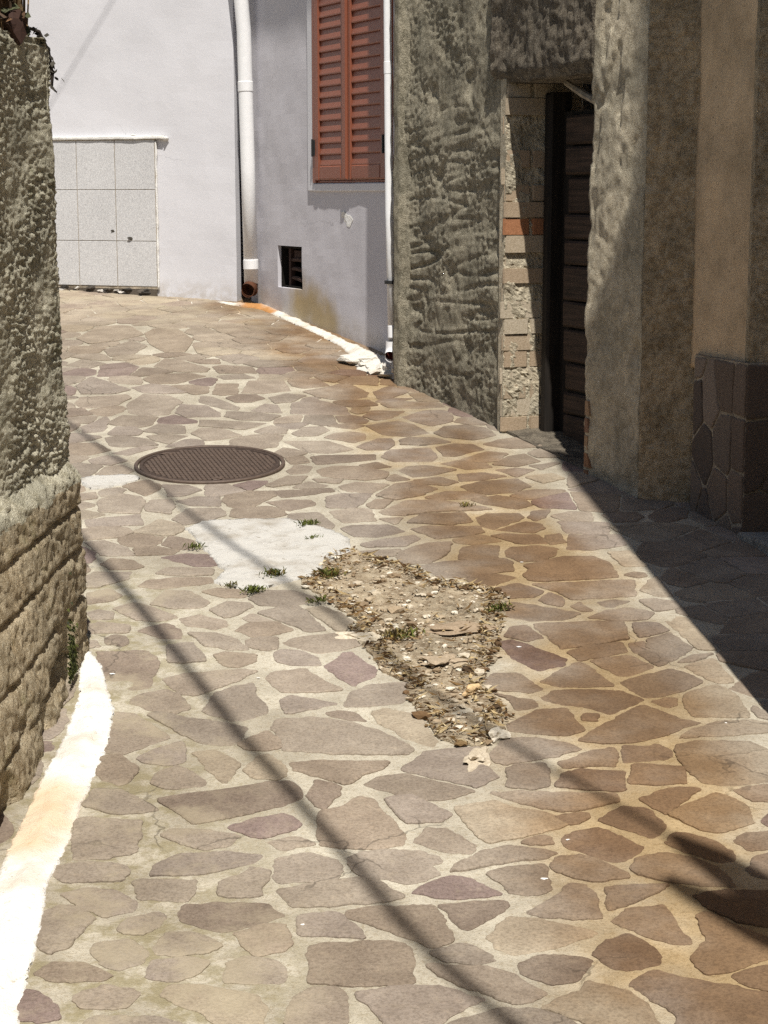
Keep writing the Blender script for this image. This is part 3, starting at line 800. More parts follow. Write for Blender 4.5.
struct(mb.build('rubble', ['soil', 'chips']), 'stuff')

# bigger loose slabs lying in the rubble
LOOSE = [((-.075, 5.09), .052, (1.4, .6, .28), (.60, .53, .42), 'pale angular stone at the left edge of the rubble patch'),
         ((.20, 5.16), .080, (1.15, .8, .15), (.34, .26, .18), 'largest flat brown stone lying in the middle of the rubble'),
         ((.16, 4.90), .062, (1.1, .8, .2), (.40, .32, .23), 'flat tan stone broken off below the largest rubble slab'),
         ((.235, 4.66), .030, (1.2, .8, .6), (.58, .42, .24), 'small orange tan stone in the lower rubble'),
         ((.285, 4.36), .034, (1.3, .8, .5), (.62, .57, .48), 'small whitish stone near the bottom end of the rubble'),
         ((.225, 4.22), .055, (1.5, .6, .3), (.52, .45, .35), 'long pale stone at the bottom tip of the rubble')]
for i, (p, r, sq, tint, lab) in enumerate(LOOSE):
    mb = MB(); mb.tint = tint; z0 = gz(p[1]) + .004
    mb.ico((p[0], p[1], z0 + r * sq[2] * .1), r * .82, sq, 40 + i, .6, 3, -.2 + .3 * i)
    tag(mb.build('loose_stone', 'chips', root=(p[0], p[1], z0)), lab, 'stone', 'larger stones loose in the rubble')

# weeds
def weed(p, n, size, lab, seed, yellow=0.):
    size *= .62; n = int(n * 2.4)
    q = random.Random(seed); z = gz(p[1]) + .006; mb = MB()
    for k in range(n):
        a = q.uniform(0, 6.3); r = size * q.uniform(.1, 1.); h = size * q.uniform(.15, 1.0); w = size * q.uniform(.05, .13)
        g_ = q.uniform(.6, 1.25); mb.tint = (.22 * g_, .17 * g_, .06) if q.random() < yellow else (.13 * g_, .15 * g_, .035 * g_)
        jx = q.gauss(0, .7) * size; o = Vector((p[0] + jx, p[1] + q.gauss(0, .45) * size + .3 * jx, z)); e = Vector((cos(a), sin(a), 0)); s_ = Vector((-sin(a), cos(a), 0))
        mb.add([o, o + e * r * .5 + s_ * w + Vector((0, 0, h * .8)), o + e * r + Vector((0, 0, h)), o + e * r * .5 - s_ * w + Vector((0, 0, h * .7))], [(0, 1, 2), (0, 2, 3)])
    tag(mb.build('weed_tuft', 'plant', root=(p[0], p[1], z)), lab, 'weed', 'weeds sprouting from the paving')
weed((-.639, 5.973), 26, .035, 'green weed at the left corner of the white cement patch', 1)
weed((-.484, 5.562), 22, .028, 'small olive weed just left of the greenest tuft below the cement', 2, .4)
weed((-.408, 5.502), 40, .042, 'greenest weed tuft in the joint below the white cement patch', 3)
weed((-.360, 5.665), 40, .045, 'straggly weed at the lower edge of the cement beside bare soil', 4, .4)
weed((-.268, 6.251), 34, .040, 'bright weed at the upper edge of the white cement patch', 5)
weed((-.241, 6.079), 20, .028, 'tiny weed growing through the white cement itself', 6)
weed((-.203, 5.405), 26, .034, 'dark weed at the upper left border of the rubble', 7, .2)
weed((-.175, 5.665), 40, .050, 'yellow green moss clump where cement turns to rubble', 8, .6)
weed((.047, 5.08), 40, .055, 'yellowish grass clump inside the rubble beside the pale stone', 9, .75)
weed((.349, 5.33), 30, .045, 'green weed at the right corner of the rubble patch', 10, .3)
weed((.30, 6.50), 22, .03, 'dry weed in the cracked paving right of the rubble', 11, .8)

# ------------------------------------------------------------------ manhole cover
mt = thing('manhole_cover', 'round rusty brown cast iron manhole cover set in the paving', 'manhole cover', (MAN[0], MAN[1], gz(MAN[1])))
def disc(x, y, z): return (MAN[0] + x, MAN[1] + y, gz(MAN[1] + y) + z)
mb = MB(); nn = 64; prof = [(.302, -.01), (.302, .007), (.299, .010), (.288, .010), (.286, .007), (.286, -.01)]
mb.add([disc(r * cos(2 * pi * k / nn), r * sin(2 * pi * k / nn), z) for r, z in prof for k in range(nn)],
       [(j * nn + k, j * nn + (k + 1) % nn, (j + 1) * nn + (k + 1) % nn, (j + 1) * nn + k) for j in range(len(prof) - 1) for k in range(nn)])
mb.build('frame', 'iron', mt)
mb = MB(); R0 = .281
mb.add([disc(r * cos(2 * pi * k / nn), r * sin(2 * pi * k / nn), z) for r, z in ((R0, -.01), (R0, .0065), (R0 - .014, .0065), (R0 - .016, .0025)) for k in range(nn)],
       [(j * nn + k, j * nn + (k + 1) % nn, (j + 1) * nn + (k + 1) % nn, (j + 1) * nn + k) for j in range(3) for k in range(nn)] + [tuple(range(3 * nn, 4 * nn))])
lid = mb.build('lid', 'iron_dark', mt)
mb = MB()
for i in range(-15, 16):                      # small raised bars in a chequer of rows
    for j in range(-9, 10):
        x = i * .0185 + (.009 if j % 2 else 0); y = j * .030
        if x * x + y * y > (R0 - .026) ** 2: continue
        w, h = .0078, .0115; a = .5
        qs = [(-w, -h), (w, -h), (w, h), (-w, h)]; ca, sa = cos(a), sin(a)
        f = lambda k, z: [disc(x + (u * ca - v * sa) * k, y + (u * sa + v * ca) * k, z) for u, v in qs]
        mb.prism(f(1, .001), f(.75, .0075))
mb.build('tread', 'iron', lid)
for (x, y) in ((.05, -.235), (-.19, .165)):
    mb = MB(); mb.ico(disc(x, y, .006), .022, (1.2, .7, .25), 3, .2, 2); mb.build('lifting_lug', 'iron', lid)

# ------------------------------------------------------------------ left boundary wall
WX, WY = -.835, 4.98
def wpath(u):
    """plan point and outward normal along the wall: u<0 along the lane, then round the corner and away left"""
    r = .07; q = r * pi / 2
    tdir = Vector((-.004, 1.)).normalized(); n0 = Vector((tdir.y, -tdir.x))
    c = Vector((WX, WY)) - n0 * r
    if u < 0: return c + n0 * r + tdir * u, n0
    a = min(u, q) / r
    n = n0 * cos(a) + tdir * sin(a); p = c + n * r
    if u > q: p = p + (-n0) * (u - q)
    return p, n
def wpath2(u):
    p, n = wpath(max(u, 0.))
    if u >= 0: return p, n
    b = rad(8)
    if u < -1.2: q_, n_ = wpath2(-1.2); return q_ + Vector((0, u + 1.2)), n_
    return p + Vector((sin(b), cos(b))) * u, (Vector((cos(b), -sin(b))) * min(1, -u / .05) + n * (1 - min(1, -u / .05))).normalized()
lw = thing('boundary_wall', 'rough grey roughcast garden wall over crumbling masonry along the left edge', 'wall', (WX, WY, gz(WY)))
def masonry(u, z, back):
    p, n = wpath(u); zg = gz(p.y); h = z - zg
    d = .012 * (1 - sm(h, .0, .55)) - .018 + .007 * fb((u * 3, z * 5, 2), 3) + .0042 * fb((u * 16, z * 34, 5), 4) + .004 * fb((u * 40, z * 90, 15), 3) - .02 * max(0, fb((u * 7, z * 14, 25), 3) - .25)
    zz = z - .045 * u + .018 * noise.noise(Vector((u * 3.1, z * 2, 4)))
    for k, zj in enumerate((.915, .80, .665, .545)):
        d -= .020 * math.exp(-((zz - zj) / .0065) ** 2) * (.25 + 1.1 * max(0, noise.noise(Vector((u * 7, k * 3.3, 1))) + .45))
    row = int((zz - .42) / .125); ph = (u * 3.2 + row * .47) % 1.
    d -= .010 * math.exp(-((ph - .5) / .03) ** 2) * max(0, noise.noise(Vector((u * 2, row * 2.7, 8))) + .4)
    if h < .16: d -= .05 * max(0, noise.noise(Vector((u * 5.5, z * 6, 11))) - .12) * 2.4 * (1 - sm(h, .08, .16))
    d -= .07 * math.exp(-(((u + .62) / .045) ** 2 + ((h - .03) / .05) ** 2)) + .05 * math.exp(-(((u + .25) / .05) ** 2 + ((h - .09) / .10) ** 2))
    d -= .150 * max(0, -min(0, max(u, -1.2))) * min(1.3, max(0, h / .58)) ** 1.25
    d -= .050 * sm(z - .045 * u, 1.0, 1.08 + .03 * noise.noise(Vector((u * 6, 3, 1))))
    sh_ = sm(z - .045 * u, .97, 1.02); d += sh_ * (.010 * fb((u * 22, z * 40, 33), 4) + .006 * noise.noise(Vector((u * 60, z * 60, 3))))
    p = p + n * (d if not back else min(-.10, d - .02)); return (p.x, p.y, z)
US = [-6, -4, -3, -2.4, -2] + rng(-1.75, .16, .0068) + rng(.2, 2.4, .06)[0:]
mb = MB(); mb.panel(masonry, US, rng(.0, 1.10, .0075))
for i, f in enumerate(mb.f):
    if mb.v[f[0]][2] > .985 + .045 * (mb.v[f[0]][1] - WY) + .03 * noise.noise(Vector((mb.v[f[0]][1] * 11, 2, 1))): mb.mi[i] = 1
mb.build('masonry_base', ['masonry', 'roughcast'], lw, smooth=True)
TOPZ = 2.19
def render_coat(u, z, back):
    p, n = wpath2(u)
    d = -.048 - .020 * (z - 1.0) + .012 * fb((u * 3, z * 3, 7), 3)
    k = noise.voronoi(Vector((u * 50 + z * 26, z * 118, 1)))[0]; mk_ = .35 + 1.3 * sm(noise.noise(Vector((u * 5, z * 5, 19))), -.35, .35)
    d += mk_ * (.0066 * (.5 - min(1, k[0])) + .0052 * fb((u * 40 + z * 16, z * 84, 6), 4)) + .004 * fb((u * 11, z * 20, 16), 3)
    d += .012 * (1 - sm(z - .045 * u, .98, 1.07 + .05 * noise.noise(Vector((u * 9, 1, 5))))) * (noise.noise(Vector((u * 16, z * 16, 2))) + .1)
    if z > TOPZ - .02: d -= .01
    zz = z + (.012 * noise.noise(Vector((u * 12, 0, 3))) if z > TOPZ - .001 else 0)
    p = p + n * (d if not back else -.14); return (p.x, p.y, zz)
mb = MB(); mb.panel(render_coat, US, rng(.98, TOPZ, .0042)); mb.build('render_coat', 'roughcast', lw, smooth=True)
mb = MB()
for wp, off, z0, z1 in ((wpath, .30, -.7, .93), (wpath2, .085, .932, TOPZ - .012)):
    a = [wp(u)[0] - wp(u)[1] * off for u in (-6, -1.2, 0, .05, .11, 2.4)]
    a = a + [Vector((a[-1].x, a[-1].y - .30)), Vector((a[1].x - .32, a[2].y - .3)), Vector((a[0].x - .32, a[0].y))]
    mb.prism([(p.x, p.y, z0) for p in a], [(p.x, p.y, z1) for p in a])
mb.build('core', 'roughcast', lw)
# moss in the hollow at the wall foot
mb = MB(); q = random.Random(8)
for k in range(260):
    u = q.gauss(-.27, .035); p, n = wpath(u); h = abs(q.gauss(.02, .07)); o = Vector((p.x + n.x * .005 - .015, p.y, gz(p.y) + .03 + h))
    g_ = q.uniform(.4, 1.1); mb.tint = (.07 * g_, .08 * g_, .018)
    mb.add([o, o + Vector((.006, q.uniform(-.007, .007), .004)), o + Vector((.009, q.uniform(-.006, .006), -.006))], [(0, 1, 2)])
struct(tag(mb.build('moss', 'plant', root=(WX, 4.72, .5)), 'dark green moss in the hollow at the foot of the left wall', 'moss'), 'stuff')

# dry growth on top of the wall
db = thing('dry_plant', 'dry brown stems and straw standing on top of the left wall', 'dead plant', (-1.05, 4.45, TOPZ))
mb = MB(); q = random.Random(21)
for k in range(1100):
    y = q.uniform(4.3, 4.90); x = wpath2(y - WY)[0].x - .095 - abs(q.gauss(0, .09)); L = q.uniform(.18, .75); a, b = q.gauss(-.05, .07), q.gauss(0, .10)
    g_ = q.uniform(.35, 1.2); mb.tint = rr.choice(((.22 * g_, .14 * g_, .07 * g_), (.13 * g_, .085 * g_, .05 * g_), (.30 * g_, .21 * g_, .11 * g_), (.05, .04, .03)))
    o = Vector((x, y, TOPZ - .02)); w = q.uniform(.002, .006)
    m_ = o + Vector((a * L * .5, b * L * .5, L * .55)); e = o + Vector((a * L * 1.3 + q.gauss(0, .015), b * L * 1.3, L))
    mb.add([o + Vector((-w, 0, 0)), o + Vector((w, 0, 0)), m_ + Vector((w, 0, 0)), m_ + Vector((-w, 0, 0)), e], [(0, 1, 2, 3), (3, 2, 4)])
mb.build('stems', 'plant', db)
mb = MB()
for k in range(700):
    y = q.uniform(4.3, 4.88); x = wpath2(y - WY)[0].x - .090 - abs(q.gauss(0, .08)); z = TOPZ + q.uniform(0, .30); a = q.uniform(0, 6.3); L = q.uniform(.015, .05)
    g_ = q.uniform(.4, 1.2); mb.tint = rr.choice(((.16 * g_, .09 * g_, .05 * g_), (.09 * g_, .06 * g_, .04 * g_), (.07 * g_, .075 * g_, .04 * g_)))
    o = Vector((x, y, z)); e = Vector((cos(a) * L, sin(a) * L, q.uniform(-.03, .02))); s_ = Vector((-sin(a) * L * .3, cos(a) * L * .3, .01))
    mb.add([o, o + e * .5 + s_, o + e, o + e * .5 - s_], [(0, 1, 2), (0, 2, 3)])
mb.build('withered_leaves', 'plant', db)
mb = MB()
for k in range(5): mb.ico((-.955 - .012 * k, 4.83 + .035 * k - .06, TOPZ + .018 + .006 * (k % 2)), .042, (1.0, 1.2, .95), 60 + k, .5, 2)
tag(mb.build('broken_tile', 'terracotta', root=(-.96, 4.83, TOPZ)), 'dark red broken tile on the end of the left wall top', 'tile')
mb = MB()
cp = [(-.955, 4.93, TOPZ + .03), (-.925, 4.97, TOPZ + .02), (-.905, 4.99, TOPZ - .03), (-.897, 5.0, TOPZ - .09), (-.900, 5.0, TOPZ - .125), (-.886, 5.0, TOPZ - .137)]
mb.tint = (.05, .04, .035); mb.tube(cp, [.004, .006, .006, .005, .004, .002], 6)
for k in range(46):
    t_ = q.uniform(0, 3.99); i = int(t_); o = Vector(cp[i]).lerp(Vector(cp[i + 1]), t_ - i) + Vector((q.gauss(0, .008), q.gauss(0, .012), q.gauss(0, .008))); a = q.uniform(0, 6.3); L = q.uniform(.012, .03)
    g_ = q.uniform(.5, 1.2); mb.tint = (.055 * g_, .05 * g_, .04 * g_); e = Vector((cos(a) * L * .6, sin(a) * L, -L * .8)); s_ = Vector((-sin(a) * .008, cos(a) * .008, 0))
    mb.add([o, o + e * .5 + s_, o + e, o + e * .5 - s_], [(0, 1, 2), (0, 2, 3)])
tag(mb.build('withered_creeper', 'plant', root=cp[0]), 'blackened withered creeper drooping over the end of the left wall', 'creeper')

# ------------------------------------------------------------------ white house at the bend
FW = frame((-.914, 11.247), (-.923, .3846), -1)
wh = thing('white_house', 'white rendered house closing the lane with a grey tiled dado', 'house', FW(0, 0, 1.12))
def flatwall(fr, amp, sc_, back=-.06):
    def pos(u, z, b): return fr(u, (amp * fb((u * sc_, z * sc_, 3), 3)) if not b else back, z)
    return pos
mb = MB(); mb.panel(flatwall(FW, .004, 2.5), rng(0, 2.4, .05) + [3.5, 5], rng(.9, 3.4, .05) + [4.5, 6.5])
b_ = [FW(0.0, -.03, 0), FW(5, -.03, 0), FW(5, -3, 0), Vector((-1.62, 14.0, 0))]
mb.prism([(p.x, p.y, .8) for p in b_], [(p.x, p.y, 6.49) for p in b_]); mb.build('wall', 'white_house', wh)
tp = MB(); s_cols = [.555, .843, 1.124, 1.41, 1.70, 1.99, 2.28]; z_rows = [1.205, 1.49, 1.81, 2.118]
tp.m = 1; tp.box(FW, s_cols[0] - .004, s_cols[-1] + .004, -.02, .0125, 1.19, z_rows[-1] + .003); tp.m = 0
for i in range(6):
    for j in range(3):
        lo = z_rows[j] + .0022
        tp.bbox(FW, s_cols[i] + .0022, s_cols[i + 1] - .0022, .0, .0155 + .0012 * ((i * 7 + j * 3) % 3), lo, z_rows[j + 1] - .0022, .0015)
tile = tp.build('tile_panel', ['granite', 'clad_mortar'], wh)
mb = MB()
mb.panel(lambda u, z, b: FW(u, (.026 + .004 * noise.noise(Vector((u * 9, z * 40, 1)))) if not b else 0, z + .003 * noise.noise(Vector((u * 14, 0, 1)))), rng(.49, 2.3, .02), rng(2.120, 2.142, .007))
mb.ico(FW(.475, .012, 2.125), .016, (1, 1, .8), 5, .4, 2); mb.ico(FW(.70, .018, 2.147), .010, (1.3, 1, .8), 6, .4, 2)
mb.build('ledge', 'white', tile, smooth=True)
mb = MB(); q = random.Random(4)
zs_ = rng(1.19, 2.11, .02)
mb.tube([FW(.547 + .004 * noise.noise(Vector((1, 0, z * 13))), .011, z) for z in zs_], [.006 + .006 * max(0, noise.noise(Vector((0, 0, z * 14)))) for z in zs_], 8)
mb.build('caulking', 'white', tile, smooth=True)
mb = MB(); mb.tint = (.12, .10, .08); mb.box(FW, .56, 2.2, -.02, .013, 1.10, 1.188)
for k in range(44):
    u = q.uniform(.56, 2.2); mb.tint = rr.choice(((.07, .06, .05), (.10, .085, .07), (.55, .52, .48), (.05, .045, .04)))
    mb.ico(FW(u, .016, 1.178 + q.uniform(-.012, .018) + (u * .385 - .2) * .1 * 0), q.uniform(.012, .03), (1.5, .6, .5), k, .5, 1)
mb.build('broken_footing', 'chips', tile)
for k in range(2):
    mb = MB(); mb.tint = (.07, .065, .055); mb.ico(FW((.862, .735)[k], .016, (1.553, 1.508)[k]), (.011, .016)[k], (1.5, .3, .6), k, .5, 2); mb.build('tile_chip', 'chips', tile)

# ------------------------------------------------------------------ grey house
FG = frame((-.7826, 11.1706), (.4305, -.9026))
gh = thing('grey_house', 'grey rendered house with red brown shutters and a small square vent', 'house', FG(0, 0, 1.11))
VENT = (.345, .715, 1.235, 1.482)
def gus(): return sorted(set([round(x, 4) for x in rng(-.10, 2.7, .04)] + [VENT[0], VENT[1]]))
def gvs(): return sorted(set([round(x, 4) for x in rng(.6, 3.2, .04)] + [VENT[2], VENT[3], 4.2, 5.6]))
mb = MB(); mb.panel(flatwall(FG, .005, 3, -.2), gus(), gvs(), [VENT])
b_ = [FG(-.10, -.16, 0), FG(2.9, -.16, 0), FG(2.9, -3, 0), Vector((-1.2, 14.2, 0))]
mb.prism([(p.x, p.y, .5) for p in b_], [(p.x, p.y, 5.9) for p in b_])
mb.prism([FG(-.10, -.16, .5), FG(-.10, 0.002, .5), FG(-.3, -1.2, .5)], [FG(-.10, -.16, 5.6), FG(-.10, 0.002, 5.6), FG(-.3, -1.2, 5.6)])
mb.prism([Vector((-1.6, 12.3, .5)), Vector((-.7, 12.3, .5)), Vector((-.7, 12.5, .5)), Vector((-1.6, 12.5, .5))], [Vector((-1.6, 12.3, 5.6)), Vector((-.7, 12.3, 5.6)), Vector((-.7, 12.5, 5.6)), Vector((-1.6, 12.5, 5.6))])
mb.build('wall', 'grey_house', gh)
EZ = 5.55
mb = MB(); mb.box(FG, -.05, 3.0, -1.5, .46, EZ, EZ + .09); mb.box(FG, -.05, 3.0, .40, .51, EZ + .092, EZ + .17); mb.build('eave', 'roof', gh)
# window surround and shutters (closed)
A0, A1, ZB, ZT = .925, 1.955, 1.845, 3.45
mb = MB()
mb.bbox(FG, A0 - .085, A0, -.03, .014, ZB - .045, ZT, .004); mb.bbox(FG, A1, A1 + .05, -.03, .014, ZB - .045, ZT, .004); mb.bbox(FG, A0, A1, -.03, .016, ZB - .047, ZB - .004, .004)
mb.build('window_surround', 'white_house', gh)
mb = MB(); mb.bbox(FG, A0, A0 + .045, -.02, .022, ZB, ZT, .004); mb.bbox(FG, A1 - .06, A1, -.02, .022, ZB, ZT, .004); mb.bbox(FG, A0 + .045, A1 - .06, -.02, .010, ZB, ZB + .012, .003)
mb.build('window_frame', 'shutter', gh)
mid = 1.40
def leaf(a0, a1, zb, zt, name='shutter'):
    st, rail = .062, .082
    mb = MB()
    mb.bbox(FG, a0, a0 + st, .0, .030, zb, zt, .007); mb.bbox(FG, a1 - st, a1, .0, .030, zb, zt, .007)
    mb.bbox(FG, a0 + st, a1 - st, .0, .029, zb, zb + rail, .010); mb.bbox(FG, a0 + st, a1 - st, .0, .029, zt - rail, zt, .010)
    z = zb + rail + .004
    while z < zt - rail - .02:
        q = [(.004, z + .006), (.021, z - .010), (.0245, z - .006), (.0245, z - .0015), (.010, z + .062), (.004, z + .062)]
        mb.prism([FG(a0 + st, d, zz) for d, zz in q], [FG(a1 - st, d, zz) for d, zz in q]); z += .0615
    mb.box(FG, a0 + st, a1 - st, -.006, .002, zb + rail, zt - rail)
    return mb.build(name, 'shutter', gh)
s1 = leaf(A0 + .047, mid - .002, ZB + .014, ZT - .02); s2 = leaf(mid + .002, A1 - .062, ZB + .014, ZT - .02)
mb = MB(); mb.bbox(FG, mid - .028, mid + .028, .0305, .042, ZB + .016, ZT - .03, .008); mb.build('cover_strip', 'shutter', s2)
for s_, x in ((s1, A0 + .036), (s2, A1 - .075)):
    for z in (ZB + .15, ZB + 1.25):
        mb = MB(); mb.bbox(FG, x - .016, x + .024, .0225, .0345, z, z + .085, .003); mb.tube([FG(x, .036, z - .005), FG(x, .036, z + .09)], .007, 8); mb.build('hinge', 'hinge', s_)
# vent opening: niche lined near-black as painted shade, with a broken louvre inside
vt = MB(); vt.box(FG, VENT[0] - .02, VENT[1] + .02, -.155, -.135, VENT[2] - .02, VENT[3] + .02); 
e_ = .004
vt.box(FG, VENT[0] + e_, VENT[0] + e_ + .012, -.135, -.02, VENT[2] + e_, VENT[3] - e_); vt.box(FG, VENT[1] - e_ - .012, VENT[1] - e_, -.135, -.012, VENT[2] + e_, VENT[3] - e_)
vt.box(FG, VENT[0] + .017, VENT[1] - .017, -.135, -.03, VENT[3] - e_ - .012, VENT[3] - e_); vt.box(FG, VENT[0] + .017, VENT[1] - .017, -.135, -.03, VENT[2] + e_, VENT[2] + e_ + .008)
vo = vt.build('vent', 'dark', gh)
mb = MB()
for k, z in enumerate((1.285, 1.335, 1.385)):
    w = [FG(.42, -.055, z + .012), FG(.700, -.035, z - .01 + .012 * k)]
    mb.tube([w[0], Vector(w[0]).lerp(Vector(w[1]), .5) + Vector((0, 0, .006)), w[1]], [.010, .014, .012], 6)
mb.box(FG, .42, .45, -.07, -.04, 1.245, 1.47); mb.box(FG, .48, .66, -.06, -.05, 1.40, 1.455)
mb.build('broken_louvre', 'terracotta', vo)
mb = MB()
mb.ico(FG(1.36, .001, 1.645), .036, (1.5, .08, .75), 12, .5, 3, 1.97); mb.ico(FG(1.30, .001, 1.675), .022, (1.5, .08, .8), 17, .5, 3, 1.97); mb.build('plaster_chip', 'white', gh)
# limewashed fillet along the foot of the grey house
fl = [(-1.05, 11.24), (-.98, 11.14), (-.84, 11.02), (-.74, 10.92), (-.62, 10.66), (-.42, 10.20), (-.235, 9.72), (-.155, 9.36), (-.135, 9.08), (-.02, 8.92), (.10, 8.80), (.15, 8.9), (.06, 9.25), (-.2, 9.85), (-.45, 10.45), (-.70, 11.05)]
if area(fl) < 0: fl = fl[::-1]
M['fillet'] = m_white('rust_streaked_limewash', (.66, .63, .56), (.42, .34, .24), .75, tan=[g3(-.82, 11.12), g3(-.80, 10.98), g3(-.70, 10.85)], tcol=(.42, .19, .05), tf=.95, tw=.13)
mb = MB(); sheet(fl, .012, lambda x, y, e: .008 + .030 * sm(e, 0, .09) + .008 * fb((x * 10, y * 10, 6), 4), mb, .6); struct(mb.build('limewash_fillet', 'fillet', smooth=True))
mb = MB(); q = random.Random(14)
for k in range(16):
    t_ = q.random(); x = -.15 + .22 * t_ + q.gauss(0, .025); y = 9.36 - .48 * t_ + q.gauss(0, .05); r = q.uniform(.02, .055)
    mb.ico((x, y, gz(y) + r * .2 + .01), r, (1.4, 1.4, .45), k, .5, 2, q.uniform(0, 6))
for k in range(7):
    mb.ico((.06 + .012 * k, 8.93 - .03 * k, gz(8.9) + .035), .05, (1, 1, 1.2 - .08 * k), 70 + k, .5, 3)
tag(mb.build('plaster_rubble', 'fillet', root=(-.05, 9.1, gz(9.1))), 'heap of whitewashed plaster lumps at the foot of the thin drainpipe', 'rubble heap')

# ------------------------------------------------------------------ drainpipes
def pipe(lab, pts, r, collars, outlet_dir, lin, brackets, flare=1.1):
    d = thing('drainpipe', lab, 'drainpipe', pts[-1], 'white drainpipes on the houses')
    mb = MB(); mb.tube(pts, r, 20); mb.build('pipe', 'pipe', d, smooth=True)
    def at(z):
        for a, b in zip(pts[:-1], pts[1:]):
            if min(a[2], b[2]) <= z <= max(a[2], b[2]):
                return Vector(a).lerp(Vector(b), (z - a[2]) / (b[2] - a[2]))
        return Vector(pts[-1])
    for z in collars:
        mb = MB(); mb.tube([at(z - .03), at(z - .027), at(z + .027), at(z + .03)], [r * 1.01, r * 1.07, r * 1.07, r * 1.01], 24); mb.build('collar', 'pipe', d)
    p = Vector(pts[-1]); o = Vector(outlet_dir).normalized(); k = [p + Vector((0, 0, .03)), p, p + Vector((0, 0, -.018)) + o * r * .25, p + Vector((0, 0, -.032)) + o * r * .8, p + Vector((0, 0, -.040)) + o * r * 1.25]; R1 = r; r = r * flare / 1.1
    mb = MB(); mb.m = 1 if lin == 'rust' else 0; mb.tube(k[2:] if lin == 'rust' else k, r * 1.12, 20, cap=False); mb.m = 1
    mb.tube(k[1:], r * .98, 20, cap=False)
    mb.m = 1 if lin == 'rust' else 0; e = k[-1]; up = Vector((0, 0, 1)); w = o.cross(up).normalized(); up = w.cross(o)
    n_ = 20; ring = lambda rr_, off: [e + o * off + (w * cos(2 * pi * i / n_) + up * sin(2 * pi * i / n_)) * rr_ for i in range(n_)]
    mb.add(ring(r * 1.12, .001) + ring(r * .97, .001), [(i, (i + 1) % n_, n_ + (i + 1) % n_, n_ + i) for i in range(n_)])
    mb.m = 1; mb.add(ring(r * .985, -r * 1.6), [tuple(range(n_))]); mb.build('outlet', ['pipe', lin], d, smooth=True)
    for z in brackets:
        q_ = at(z); mb = MB(); mb.tube([q_ + Vector((0, 0, -.008)), q_ + Vector((0, 0, .008))], r * 1.1, 20); mb.build('bracket', 'hinge', d)
    return d
pipe('thick white drainpipe in the corner between the white and grey houses', [(-.95, 11.10, 4.6), (-.895, 11.10, 3.4), (-.858, 11.10, 3.0), (-.838, 11.10, 2.75), (-.834, 11.10, 2.5), (-.824, 11.10, 1.95), (-.812, 11.10, 1.245)], .0435, (2.42, 1.36), (-.35, -1, 0), 'rust', (), 1.0)
pipe('thin white drainpipe beside the red brown shutters', [(.020, 8.93, 4.5), (.016, 8.91, 2.75), (.025, 8.86, 1.7), (.040, 8.80, 1.045)], .019, (2.38, 1.12), (-.25, -1, 0), 'pipe_in', (1.36,), 1.65)

# ------------------------------------------------------------------ old rough house with the dark doorway
FA = frame((.087, 8.713), (.3795, -.9252))
oh = thing('old_house', 'weathered dark rough plastered house with a bare brick doorway', 'house', FA(0, 0, .85))
DS0, DS1, DZ = 1.115, 1.845, 2.235
def rough_far(u, z, b):
    e = .03 * noise.noise(Vector((0, z * 7, 2))) + .02 * noise.noise(Vector((0, z * 22, 2)))
    uu = u
    if u < .04: uu = u + e * .4
    if u > 1.0: uu = u + (e - .006) * sm(u, 1.02, 1.10)
    d = .013 * fb((u * 3.2, z * 3.2, 1), 3) + .0045 * fb((u * 5, z * 8, 4), 3) + .0040 * fb((u * 34, z * 62, 8), 4) * (.25 + 1.2 * sm(noise.noise(Vector((u * 4, z * 3, 27))), -.3, .4))
    st_ = noise.noise(Vector((u * 2.0 + z * .4, z * 16 - u * 1.2, 5)))
    d -= .010 * max(0, .25 - abs(st_)) * 4 * sm(abs(z - 1.55), .9, .2) * (.4 + max(0, noise.noise(Vector((u * 4, z * 3, 9))) + .3))
    d -= .022 * max(0, fb((u * 6, z * 6, 17), 3) - .28) + .03 * max(0, noise.noise(Vector((u * 9, z * 9, 41))) - .52)
    d -= .008 * sm(u, 1.06, 1.13)
    d += .03 * sm(u, .16, .0) * (.5 + noise.noise(Vector((1, z * 6, 1)))) - .01
    return FA(uu, d if not b else -.16, z)
mb = MB(); mb.panel(rough_far, rng(-.02, 1.092, .0078), rng(.55, 2.9, .0078) + [3.3, 4, 5, 6]); mb.build('rough_wall', 'old_plaster', oh, smooth=True)
mb = MB()
mb.box(FA, -.018, DS0 - .14, -.6, -.10, .4, 6.0); mb.box(FA, DS1 + .02, 2.25, -.6, -.06, .4, 6.0); mb.box(FA, DS0 - .02, DS1 + .02, -.6, -.10, DZ + .03, 6.0)
mb.box(FA, DS0 - .02, DS1 + .02, -1.4, -1.2, .4, DZ + .1)
mb.build('wall_core', 'lintel', oh)
